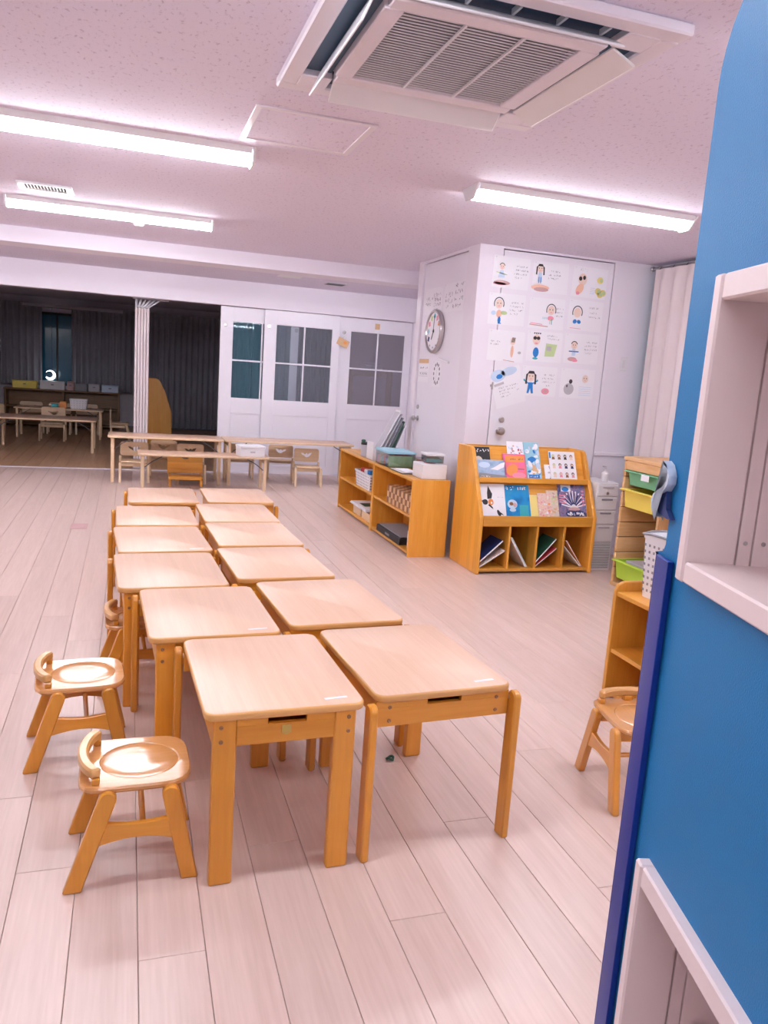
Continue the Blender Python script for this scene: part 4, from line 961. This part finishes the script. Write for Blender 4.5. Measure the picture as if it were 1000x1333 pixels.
# ------------------------------------------------------------ curtains
def curtain(name, label, p0, p1, z0, z1, folds, amp, mat, group=None, pleat=True, thick=0.006, top_in=0.55):
    """hanging cloth between two plan points with sine folds, closed double surface"""
    p0, p1 = Vector(p0), Vector(p1); L = (p1-p0).length; dx = (p1-p0)/L; nn = Vector((-dx.y, dx.x))
    n = folds*8; rows = [z1, z1-0.05, z1-0.12, z1-0.45, (z0+z1)/2, z0]; amps = [top_in*0.5, top_in*0.6, 0.9, 1, 1.05, 1.1]
    b = B(); rnd = random.Random(int(L*100)+folds); ph = [rnd.uniform(-.5, .5) for _ in range(folds+2)]
    G = []
    for side in (0, 1):
        g = []
        for z, am in zip(rows, amps):
            r_ = []
            for i in range(n+1):
                u = i/n; k = u*folds; f_ = ph[int(k)]*(1-(k % 1))+ph[int(k)+1]*(k % 1)
                o_ = amp*am*math.sin(2*math.pi*k+f_*(1 if z < z1-0.2 else 0.3))*(1+0.3*f_)
                q = p0+dx*(u*L)+nn*(o_+side*thick); r_.append(b.bm.verts.new((q.x, q.y, z)))
            g.append(r_)
        G.append(g)
    for side, g in enumerate(G):
        for a, c_ in zip(g, g[1:]):
            for i in range(n):
                f_ = [a[i], a[i+1], c_[i+1], c_[i]]; b.bm.faces.new(f_ if side else list(reversed(f_)))
    for rr in (0, -1):
        for i in range(n): b.bm.faces.new([G[0][rr][i], G[0][rr][i+1], G[1][rr][i+1], G[1][rr][i]])
    for ii in (0, -1):
        for r_ in range(len(rows)-1): b.bm.faces.new([G[0][r_][ii], G[0][r_+1][ii], G[1][r_+1][ii], G[1][r_][ii]])
    b.fin(0); bmesh.ops.recalc_face_normals(b.bm, faces=b.bm.faces[:])
    o = b.build(name, mat, None, 60)
    return tag(o, label, 'curtain', group)
curtain('curtain', 'cream pleated curtain on the right wall behind pine frame', (4.30, 3.1), (4.30, 5.97), 0.55, 2.545, 17, 0.032, 'curtain')
curtain('curtain', 'thin teal curtain edge showing left of the cream curtain', (4.385, 5.75), (4.385, 6.085), 0.70, 2.54, 3, 0.01, 'teal')
t = thing('curtain_rail', 'steel curtain rail with bracket above the cream curtain', 'rail', (4.33, 3.0, 2.562))
B().tube([(0, 0, 0), (0, 3.05, 0)], 0.010, 8).build('rod', 'steel', t)
B().lathe([(0.016, 3.051), (0.022, 3.056), (0.022, 3.075), (0.001, 3.08)], (0, 0, 0), 'y', 12).build('finial', 'steel', t)
for y in (0.3, 1.6, 2.98): B().box(-0.006, 0.088, y-0.008, y+0.008, 0.011, 0.02, 0.002).build('bracket', 'steel', t, 0)
b = B()
for k in range(17): b.tube([(-0.028, 0.18+k*0.172, -0.014), (-0.012, 0.18+k*0.172, 0.004)], 0.003, 6)
b.build('hooks', 'dark_metal', t, 0)['kind'] = 'stuff'
#END_PART2
# ------------------------------------------------------------ sheets pinned on the doors
YD = 6.0995
def sheet(label, x, z, w, h, draw, mats, text=None, rot=0.0, split=True, seed=1, cat='drawing', group="children's drawings pinned on the door"):
    t = thing('pinned_drawing' if cat == 'drawing' else 'pinned_notice', label, cat, (x, YD-0.0012, z), 0, group); t.rotation_euler = (0, rot, 0)
    B().box(-w/2, w/2, -0.0008, 0, -h/2, h/2).build('paper', 'paper', t, 0)
    if draw:
        b = B(); draw(b, w, h); o = b.build('crayon_picture', mats, t, 0); o.location.y = -0.0009; o['kind'] = 'stuff'
    if text:
        b = B(); rnd = random.Random(seed)
        for (u0, u1, v, hh) in text: b.script(u0*w, u1*w, v*h, hh, 0.0022, 0, 2, rnd)
        o = b.build('handwriting', 'ink', t, 0); o.location.y = -0.0009; o['kind'] = 'stuff'
    B().lathe([(0.006, -0.0012), (0.006, -0.005), (0.001, -0.006)], (-w/2+0.02, 0, h/2-0.012), 'y', 10).build('magnet', 'white', t)
    return t
TX = [(.12, .46, .20, .016), (.08, .47, .08, .016), (.08, .46, -.04, .016), (.10, .32, -.16, .016)]
# colours by index for the figures
CM = ['hair', 'skin', 'blue', 'pink', 'palegreen', 'brown', 'peach', 'paleblue', 'rose', 'paleyellow', 'teal2', 'lgrey']
def face(b, u, v, r, hair='bob', eyes=True):
    b.disc(u, v, r, r*1.15, 2, 1, 14)
    if hair == 'long':
        for s in (-1, 1): b.flat([(u+s*r*.75, v+r*.9), (u+s*r*1.35, v+r*.5), (u+s*r*1.45, v-r*1.7), (u+s*r*1.0, v-r*1.8), (u+s*r*.95, v)], 3, 0)
        b.flat([(u-r, v+r*.7), (u+r, v+r*.7), (u+r*.6, v+r*1.35), (u-r*.6, v+r*1.35)], 3, 0)
    elif hair == 'bob':
        for k in range(9):
            a = R(20+140*k/8); a2 = R(20+140*(k+1)/8)
            if k < 8: b.stroke((u+r*1.1*math.cos(a), v+r*1.25*math.sin(a)), (u+r*1.1*math.cos(a2), v+r*1.25*math.sin(a2)), r*.26, 3, 0)
    elif hair == 'arch':
        pts = [(u+r*1.3*math.cos(R(-25+230*k/12)), v+r*1.5*math.sin(R(-25+230*k/12))) for k in range(13)]
        for p, q in zip(pts, pts[1:]): b.stroke(p, q, r*.22, 3, 0)
    if eyes:
        for s in (-1, 1): b.disc(u+s*r*.4, v+r*.15, r*.12, r*.17, 4, 0, 8)
        b.disc(u, v-r*.5, r*.28, r*.10, 4, 3, 8)
def d_A1(b, w, h):
    u = -.26*w; face(b, u, .16*h, .022, 'bob'); b.flat([(u-.03, -.18*h), (u+.03, -.18*h), (u+.014, .05*h), (u-.014, .05*h)], 1, 7)
    b.stroke((u-.05, -.02*h), (u+.05, -.08*h), .006, 1, 4); b.disc(u+.01, -.34*h, .075, .018, 1, 8); b.disc(u-.01, -.38*h, .06, .012, 1, 3)
def d_B1(b, w, h):
    u = -.30*w; face(b, u, .26*h, .028, 'long'); b.flat([(u-.022, -.16*h), (u+.022, -.16*h), (u+.016, .14*h), (u-.016, .14*h)], 1, 7)
    b.stroke((u-.008, -.2*h), (u-.008, 0), .007, 2, 2); b.stroke((u+.01, -.2*h), (u+.01, 0), .007, 2, 2); b.disc(u+.01, -.34*h, .085, .024, 1, 6); b.disc(u+.02, -.40*h, .07, .018, 2, 8)
def d_C1(b, w, h):
    u = -.24*w; b.disc(u+.01, .08*h, .042, .05, 1, 1); b.disc(u-.012, .10*h, .016, .018, 3, 0); b.disc(u+.024, .14*h, .014, .018, 3, 0); b.script(u-.02, u+.05, .34*h, .03, .002, 11, 2)
    b.disc(u-.01, -.24*h, .032, .05, 2, 6, rot=-.5); b.disc(u-.025, -.38*h, .018, .014, 3, 3)
    for p, q in ((.30, .12), (.27, -.24), (.42, -.28), (.34, -.34)): b.disc(p*w, q*h, .03, .028, 1, 9); b.disc(p*w+.008, q*h, .016, .016, 2, 4)
    for k in range(4): b.stroke((.04*w, (-.16-.06*k)*h), (.18*w, (-.16-.06*k)*h), .004, 2, 7)
def d_A2(b, w, h):
    u = -.22*w; face(b, u, .16*h, .034, 'arch'); b.disc(u+.005, -.16*h, .024, .034, 1, 6); b.disc(u-.045, -.14*h, .022, .018, 1, 7); b.disc(u+.05, -.12*h, .03, .016, 1, 4); b.disc(u+.01, -.36*h, .014, .03, 2, 2)
    b.stroke((u, -.46*h), (u+.03, -.46*h), .008, 2, 2)
def d_B2(b, w, h):
    u = .12*w; face(b, u, .12*h, .034, 'arch'); b.stroke((u-.006, -.34*h), (u-.004, -.16*h), .007, 2, 4); b.stroke((u+.012, -.34*h), (u+.010, -.16*h), .007, 2, 10); b.disc(u, -.14*h, .03, .02, 1, 3)
    b.stroke((-.46*w, -.38*h), (.06*w, -.42*h), .008, 1, 8); b.stroke((-.44*w, -.33*h), (-.1*w, -.36*h), .006, 1, 3)
    for k in range(4): b.stroke((-.10*w+.012*k, -.18*h), (-.10*w+.012*k, -.11*h), .003, 2, 10)
def d_C2(b, w, h):
    u = -.24*w; face(b, u, .08*h, .036, 'arch', False); b.disc(u-.018, -.22*h, .02, .018, 2, 2, rot=.4); b.disc(u+.022, -.22*h, .02, .016, 2, 2, rot=-.4); b.stroke((-.42*w, -.44*h), (-.1*w, -.45*h), .004, 1, 3)
def d_A3(b, w, h):
    u = .18*w; b.disc(u, .18*h, .024, .032, 1, 1)
    for k in range(4): b.stroke((u-.012+.008*k, .14*h), (u-.004+.008*k, .30*h), .005, 3, 0)
    b.disc(u, -.16*h, .014, .05, 1, 6); b.disc(u+.07, -.18*h, .016, .012, 1, 11); b.stroke((u-.075, -.46*h), (u+.03, -.49*h), .005, 1, 8)
def d_B3(b, w, h):
    u = -.24*w; b.disc(u, .22*h, .036, .046, 1, 1)
    for s in (-1, 1): b.disc(u+s*.016, .27*h, .017, .015, 3, 0)
    for k in range(4): b.stroke((u-.03+.018*k, .42*h), (u-.018+.018*k, .44*h), .01, 3, 0)
    b.disc(u, .10*h, .016, .006, 3, 3); b.disc(u+.002, -.20*h, .028, .042, 2, 2); b.disc(u, -.40*h, .025, .01, 1, 10)
    b.flat([(.02*w, -.32*h), (.30*w, -.30*h), (.36*w, .10*h), (.04*w, .12*h)], 1, 4); b.flat([(.06*w, -.12*h), (.20*w, -.12*h), (.20*w, .03*h), (.06*w, .03*h)], 2, 11)
def d_C3(b, w, h):
    u = -.22*w; face(b, u, .10*h, .028, 'bob'); b.flat([(u-.018, -.24*h), (u+.018, -.24*h), (u+.014, -.02*h), (u-.014, -.02*h)], 1, 7); b.stroke((u-.048, -.10*h), (u+.048, -.10*h), .010, 1, 2); b.disc(u-.01, -.36*h, .045, .018, 1, 8); b.disc(u+.015, -.40*h, .03, .012, 2, 3)
def d_A4(b, w, h):
    u = -.24*w; face(b, u, .14*h, .036, 'long'); b.flat([(u-.02, -.05*h), (u+.02, -.05*h), (u+.032, -.42*h), (u+.012, -.42*h), (u, -.25*h), (u-.012, -.42*h), (u-.03, -.42*h)], 2, 2)
    for s in (-1, 1): b.stroke((u+s*.015, -.10*h), (u+s*.06, .0*h), .010, 2, 2); b.disc(u+s*.062, .02*h, .009, .009, 2, 10)
    b.disc(.20*w, -.32*h, .038, .026, 1, 3); b.disc(.20*w, -.32*h, .02, .013, 2, 8)
def d_B4(b, w, h):
    b.disc(-.24*w, -.20*h, .05, .05, 1, 11, 16); b.disc(-.20*w, .06*h, .018, .02, 2, 0, 8); b.disc(-.30*w, -.10*h, .007, .012, 3, 0); face(b, .22*w, .18*h, .03, 'none')
    for k in range(5): b.stroke((.06*w, (-.10-.07*k)*h), (.42*w, (-.10-.07*k)*h), .003, 1, 7)
D = 'drawing of a '
SH = [('figure on a red mat', 2.989, 2.397, d_A1, TX, 'top row left'), ('black long-haired girl on orange ground', 3.356, 2.394, d_B1, [(-.02, .28, .18, .016), (-.06, .30, .06, .016), (-.06, .24, -.05, .016)], 'top row middle'),
      ('face with dark glasses and yellow flowers', 3.735, 2.391, d_C1, None, 'top row right'), ('girl with arched hair and peach dress', 2.978, 2.102, d_A2, TX, 'second row left'),
      ('small pink girl above a red line', 3.354, 2.100, d_B2, [(.26, .46, .16, .014), (.26, .47, .04, .014), (.27, .46, -.08, .014)], 'second row middle'), ('faceless head with blue bow', 3.728, 2.115, d_C2, [(.10, .46, .24, .02), (.12, .4, .08, .016), (.1, .46, -.06, .016)], 'second row right'),
      ('thin peach figure', 3.002, 1.805, d_A3, [(-.44, -.14, .10, .015), (-.46, -.16, .0, .015)], 'third row left'), ('boy in sunglasses beside a green field', 3.364, 1.825, d_B3, [(.05, .36, .34, .016), (.06, .42, .24, .016)], 'third row middle'),
      ('dark-haired child with arms stretched out', 3.725, 1.834, d_C3, TX, 'third row right'), ('girl in blue with arms raised', 3.346, 1.533, d_A4, TX, 'bottom row middle'), ('grey animal and pale face', 3.721, 1.536, d_B4, None, 'bottom row right')]
for k, (nm, x, z, fn, tx, row) in enumerate(SH):
    sheet('child\'s crayon '+D+nm+', '+row, x, z, 0.335, 0.252, fn, CM, tx, R(random.Random(k).uniform(-1.2, 1.2)), seed=k+3)
def d_notice(b, w, h):
    b.disc(-.24*w, .36*h, .07, .05, 1, 7); b.disc(.14*w, .40*h, .075, .035, 1, 7); b.disc(-.2*w, .33*h, .03, .02, 2, 2)
    b.stroke((-.42*w, .12*h), (-.1*w, .14*h), .02, 1, 11)
n_ = sheet('tilted white notice with pale blue picture overlapping door edge', 3.052, 1.468, 0.285, 0.315, d_notice, CM, [(-.3, .36, .0, .014), (-.3, .3, -.08, .014), (-.3, .36, -.16, .014), (-.3, .1, -.24, .014)], R(-18), cat='notice', group=None, seed=40)
n_.location.y = 6.0945
# sheets and clock on the side door
XD = 2.7085
def side_sheet(label, y, z, w, h, draw, mats, lines, seed, col='paper', dx=0.0):
    t = thing('pinned_notice', label, 'notice', (XD-dx, y, z), R(-90), 'notices pinned on the side door')
    B().box(-w/2, w/2, -0.0008, 0, -h/2, h/2).build('paper', col, t, 0)
    b = B(); rnd = random.Random(seed)
    if draw: draw(b, w, h)
    for (u0, u1, v, hh) in lines: b.script(u0*w, u1*w, v*h, hh, 0.006, 0, 2, rnd)
    o = b.build('writing', mats, t, 0); o.location.y = -0.0009; o['kind'] = 'stuff'
    for s in (-1, 1): B().lathe([(0.006, -0.001), (0.006, -0.004), (0.001, -0.005)], (s*(w/2-0.015), 0, h/2-0.012), 'y', 10).build('magnet', 'white', t)
    return t
side_sheet('white notice with black handwriting above left of the clock', 7.11, 2.21, 0.44, 0.24, None, ['ink'], [(-.42, .0, .02, .04), (-.44, -.1, -.16, .035), (.02, .42, .12, .04), (.02, .46, -.04, .04), (.02, .44, -.22, .035), (.05, .3, -.42, .03)], 11)
side_sheet('white notice with black handwriting nearest the closet corner', 6.61, 2.215, 0.46, 0.25, None, ['ink'], [(.05, .42, .30, .04), (.06, .40, .08, .04), (-.42, -.02, .02, .045), (.02, .46, -.16, .045), (-.44, -.02, -.2, .045), (-.42, .0, -.40, .04), (.04, .38, -.4, .04)], 12)
side_sheet('sheet with orange heading below left of the clock', 7.24, 1.57, 0.29, 0.23, lambda b, w, h: (b.flat([(-.45*w, .28*h), (.45*w, .28*h), (.45*w, .46*h), (-.45*w, .46*h)], 1, 1), b.stroke((-.4*w, -.1*h), (.42*w, -.1*h), .003, 1, 2), b.stroke((-.4*w, -.25*h), (.42*w, -.25*h), .003, 1, 2)), ['ink', 'wheat', 'lgrey'], [(-.3, .4, .05, .02), (-.3, .4, -.2, .02)], 13)
def d_dial(b, w, h):
    for k in range(12):
        a = 2*math.pi*k/12; b.disc(.36*w*math.sin(a), .38*h*math.cos(a), .014, .016, 2, 0, 8)
    b.stroke((-.05*w, -.3*h), (.04*w, .3*h), .004, 2, 1)
side_sheet('small white paper dial below the clock', 6.885, 1.54, 0.20, 0.235, d_dial, ['ink', 'lgrey'], [], 14)
t = thing('paper_strip', 'white paper strip on the side door right below the clock', 'paper', (XD, 6.72, 1.66), R(-90)); t.rotation_euler = (0, R(8), R(-90))
B().box(-0.12, 0.12, -0.012, 0, -0.012, 0.012, 0.003).build('strip', 'white', t, 0); B().box(-0.11, 0.11, -0.0135, -0.0122, -0.005, 0.005).build('fold', 'paper', t, 0)
# wall clock: silver rim, coloured petals for hours, hands near seven
t = thing('wall_clock', 'round silver-rimmed wall clock with coloured hour petals on side door', 'clock', (XD, 6.965, 1.925), R(-90))
B().lathe([(0.19, 0), (0.20, -0.012), (0.20, -0.035), (0.192, -0.045), (0.178, -0.045), (0.174, -0.030), (0.001, -0.030)], axis='y', n=40).build('case', 'steel', t)
b = B(); b.disc(0, 0, 0.172, 0.172, 1, 0, 36); o = b.build('dial', 'paper', t, 0); o.location.y = -0.0305
pc = ['teal2', 'pink', 'orange', 'lgrey', 'lgrey', 'ink', 'ink', 'ink', 'navy', 'skyblue', 'pink', 'palegreen']
for k in range(12):
    a = 2*math.pi*k/12; b = B(); ca, sa = math.sin(a), math.cos(a)
    r1, r2, hw_ = (0.105, 0.168, 0.030) if pc[k] not in ('ink', 'lgrey') else (0.135, 0.160, 0.011)
    P = [(ca*r1, sa*r1), (ca*(r1+r2)/2+sa*hw_, sa*(r1+r2)/2-ca*hw_), (ca*r2, sa*r2), (ca*(r1+r2)/2-sa*hw_, sa*(r1+r2)/2+ca*hw_)]
    b.flat(list(reversed(P)), 2, 0); o = b.build('hour_mark', pc[k], t, 0); o.location.y = -0.0305
for a, L, w_, nm in ((R(210), 0.085, 0.013, 'hour_hand'), (R(6), 0.14, 0.007, 'minute_hand')):
    o = B().box(-w_/2, w_/2, -0.002, 0, -0.02, L).build(nm, 'black', t, 0); o.location.y = -0.034 if nm[0] == 'h' else -0.0365; o.rotation_euler = (0, a, 0)
B().lathe([(0.012, -0.0325), (0.012, -0.039), (0.001, -0.040)], axis='y', n=14).build('hub', 'black', t)
# yellow card hanging by a knob on the sliding doors, small sticker
t = thing('hanging_card', 'small yellow name card hanging crooked between middle and right sliding doors', 'card', (2.875, YB-0.024, 1.905), 0); t.rotation_euler = (0, R(22), 0)
B().box(-0.085, 0.085, -0.006, 0, -0.052, 0.052, 0.002).build('card', 'wheat', t, 0)
b = B(); b.disc(0.03, 0.01, 0.028, 0.022, 1, 0); b.script(-0.06, 0.0, -0.01, 0.03, 0.004, 1, 1, random.Random(3)); o = b.build('print', ['orange', 'palegreen'], t, 0); o.location.y = -0.0062; o['kind'] = 'stuff'
B().tube([(-0.03, -0.003, 0.052), (0.0, -0.003, 0.13), (0.02, -0.003, 0.052)], 0.002, 6).build('string', 'lgrey', t)
o = B().box(-0.035, 0.035, -0.001, 0, -0.04, 0.04).build('sticker', 'wheat', None, 0); tag(o, 'pale orange sticker above the right sliding-door window', 'sticker', None, (3.39, YB+0.0295, 2.17))

# ------------------------------------------------------------ the dark room beyond
t = thing('accordion_curtain', 'pale folded accordion partition standing in the opening', 'partition', (0.15, 11.32, 0))
for k in range(5):
    x = -0.076+0.038*k; o = B().box(-0.016, 0.016, -0.07, 0.07, 0.02, 2.155, 0.008).build('fold', 'curtain', t, 0, label=None); o.location = (x, 0.01*(k % 2), 0)
B().box(-0.095, 0.095, -0.075, 0.085, 0.0, 0.0195).build('foot', 'lgrey', t, 0)
for k in range(6):
    o = B().prism([(-0.016, 2.156), (0.014, 2.156), (0.014+0.028*k, 2.262), (-0.016+0.028*k, 2.262)], 'y', -0.05-0.003*k, 0.05).build('pleat', 'lgrey', t, 0); o.location.x = -0.075+0.030*k
B().box(-0.12, 0.34, -0.03, 0.03, 2.2625, 2.30).build('track', 'lgrey', t, 0)
curtain('curtain', 'dark grey curtain at far left of the dark room', (-3.2, 17.85), (-1.72, 17.85), 0.80, 2.45, 12, 0.05, 'darkcurtain')
curtain('curtain', 'dark grey curtain between the crescent reflection and the accordion partition', (-1.16, 17.85), (0.16, 17.85), 0.74, 2.45, 11, 0.05, 'darkcurtain')
curtain('curtain', 'dark grey full-length curtain right of the accordion partition', (0.22, 17.85), (2.6, 17.85), 0.03, 2.45, 20, 0.05, 'darkcurtain')
curtain('curtain', 'dark grey curtain seen through the sliding-door glass', (2.75, 17.85), (4.5, 17.85), 0.03, 2.45, 15, 0.05, 'darkcurtain')
M['nightglass'] = plain('night_window_glass', (0.02, 0.14, 0.24), 0.12)
w_ = struct('window_1', B().box(-1.85, -1.06, 18.12, 18.16, 0.80, 0.85).box(-1.85, -1.06, 18.12, 18.16, 2.25, 2.30).box(-1.85, -1.80, 18.12, 18.16, 0.85, 2.25).box(-1.11, -1.06, 18.12, 18.16, 0.85, 2.25).box(-1.475, -1.435, 18.12, 18.16, 0.85, 2.25), 'black')
for a, c_ in ((-1.80, -1.475), (-1.435, -1.11)): B().box(a, c_, 18.135, 18.145, 0.85, 2.25).build('pane', 'nightglass', w_, 0)
t = thing('curtain_box', 'long pale curtain box high in the dark room', 'curtain box', (-1.1, 17.53, 2.40))
B().box(-0.95, 0.95, 0.0, 0.10, -0.03, 0.03, 0.004).build('box', 'lgrey', t, 0); B().box(-0.93, 0.93, 0.02, 0.08, -0.04, -0.0305).build('track', 'dark_metal', t, 0)
for x in (-0.7, 0.7): B().box(x-0.015, x+0.015, 0.1005, 0.20, -0.01, 0.01).build('bracket', 'dark_metal', t, 0)
# glowing crescent added in place of a lamp's reflection in the window
t = thing('crescent_reflection', 'glowing crescent moon standing in for a lamp reflected in the dark window', 'lamp', (-1.54, 17.55, 1.02))
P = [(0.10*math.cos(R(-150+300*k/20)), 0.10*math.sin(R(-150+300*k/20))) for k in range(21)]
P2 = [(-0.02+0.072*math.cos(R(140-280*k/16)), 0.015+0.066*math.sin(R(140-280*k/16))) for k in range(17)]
B().prism(P+P2, 'y', -0.012, 0.012).build('crescent', 'glint', t, 0)
B().tube([(0.03, 0, 0.096), (0.03, 0.0, 1.36)], 0.003, 6).build('added_cord', 'black', t)  # cord added to carry the made-up crescent
# back shelf with bins
t = thing('bookcase', 'dark brown two-bay bookcase below the curtains of the dark room', 'bookcase', (-1.27, 17.1, 0))
for x in (-1.06, 0, 1.06): B().box(x-0.02, x+0.02, 0, 0.36, 0, 0.72, 0.003).build('upright', 'dim_z', t, 0)
B().box(-1.09, 1.09, -0.01, 0.37, 0.7205, 0.75, 0.003).build('top_board', 'dim_x', t, 0)
for s in (-1, 1):
    a, c_ = (s*0.0205, s*1.0395)
    for z in (0.04, 0.38): B().box(a, c_, 0.005, 0.345, z, z+0.025, 0.002).build('shelf_board', 'dim_x', t, 0)
    B().box(a, c_, 0.346, 0.358, 0.0, 0.72).build('back_panel', 'dim_x', t, 0)
for k, (x0, x1, h, c_, lab) in enumerate(((-2.20, -1.76, .13, 'yellow', 'yellow bin at left end of the dark room bookcase'), (-1.70, -1.24, .15, 'white', 'white drawer box under the crescent reflection on bookcase'), (-1.20, -1.07, .16, 'rose', 'small mauve box on the bookcase'),
                                    (-1.04, -0.82, .13, 'grey', 'grey framed box in the middle of the bookcase top'), (-0.79, -0.58, .14, 'lgrey', 'small white bin with lid on the bookcase'), (-0.54, -0.22, .13, 'paleblue', 'pale blue-white bin at right end of bookcase'))):
    t = thing('storage_box', lab, 'box', ((x0+x1)/2, 17.25, 0.7505), 0, 'boxes on the dark room bookcase'); w = (x1-x0)/2
    B().box(-w, w, -0.12, 0.12, 0, h, 0.006).build('body', c_, t, 0); B().box(-w-0.006, w+0.006, -0.126, 0.126, h+0.0005, h+0.016, 0.004).build('lid', c_, t, 0)
    B().box(-0.025, 0.025, -0.125, -0.1205, h*0.55, h*0.72, 0.001).build('handle', 'grey', t, 0)
# tables and chairs in the dark room
folding_table('pale table at front of the dark room, nearer one', -1.93, -0.48, 12.76, 13.56, 0.50)
folding_table('pale table farther back in the dark room, baskets on it', -1.90, -0.44, 14.86, 15.5, 0.52)
def far_chair(x, y, rz, lab):
    o = dup(bc, (x, y, 0), rz, lab); o.scale = (1.18, 1.18, 1.18); return o
far_chair(-1.245, 14.56, 0, 'pale bird-backed chair standing between the two dark room tables')
far_chair(-1.24, 15.85, 0, 'pale bird-backed chair behind the farther dark room table, middle')
far_chair(-1.72, 15.9, R(8), 'pale bird-backed chair behind the farther dark room table, left end')
far_chair(-0.16, 15.15, R(90), 'pale chair turned sideways at right end of the farther dark room table')
far_chair(-2.30, 14.9, R(-30), 'pale chair at left edge of the picture in the dark room')
far_chair(-0.76, 15.92, R(4), 'pale bird-backed chair behind the white basket in dark room')
basket('white basket standing on the farther dark room table', 0.30, 0.22, 0.17, (-0.86, 15.12, 0.5205), 0, 'white', 6, 4, 'lgrey')
for k, (x, c_, w) in enumerate(((-1.12, 'orange', 'orange'), (-1.26, 'teal2', 'teal'))):
    o = B().box(-0.055, 0.055, -0.05, 0.05, 0, 0.12-0.05*k, 0.008).build('toy_block', c_, None, 0); tag(o, w+' toy block beside the white basket in the dark room', 'toy', None, (x, 15.12, 0.5205))
t = thing('wooden_screen', 'brown wooden side panel with slanted top right of accordion partition', 'cabinet', (0.31, 14.5, 0))
B().prism([(0, 0), (0.42, 0), (0.40, 0.60), (0.36, 0.72), (0.29, 0.94), (0.19, 1.13), (0.15, 1.15), (0, 1.15)], 'y', 0, 0.03, bev=0.004).build('side_panel', 'shelf_z', t, 0)
B().prism([(0, 0), (0.42, 0), (0.40, 0.60), (0.36, 0.72), (0.29, 0.94), (0.19, 1.13), (0.15, 1.15), (0, 1.15)], 'y', 0.55, 0.58, bev=0.004).build('side_panel', 'shelf_z', t, 0)
for z in (0.05, 0.45, 0.85): B().box(0.01, 0.30, 0.031, 0.549, z, z+0.02).build('shelf_board', 'shelf_y', t, 0)
# shelf and cloth seen through the right-hand sliding door
t = thing('wall_shelf', 'small wall shelf with folded cloth behind the right sliding-door glass', 'shelf', (3.75, 12.2, 1.55))
B().box(-0.4, 0.3, 0, 0.25, 0, 0.025, 0.003).build('board', 'pale_x', t, 0); B().box(-0.38, 0.28, 0.22, 0.25, -0.10, -0.001).build('rail', 'pale_x', t, 0)
for x in (-0.38, 0.28): B().box(x-0.015, x+0.015, 0.02, 0.25, -1.55, -0.0005).build('post', 'pale_z', t, 0)
t = thing('folded_cloth', 'white folded cloth on the wall shelf behind door glass', 'cloth', (3.72, 12.32, 1.5755))
for k in range(3): B().box(-0.15+0.02*k, 0.16-0.015*k, -0.08, 0.08, 0.035*k, 0.035*k+0.033, 0.012).build('fold', 'paper', t, 0)
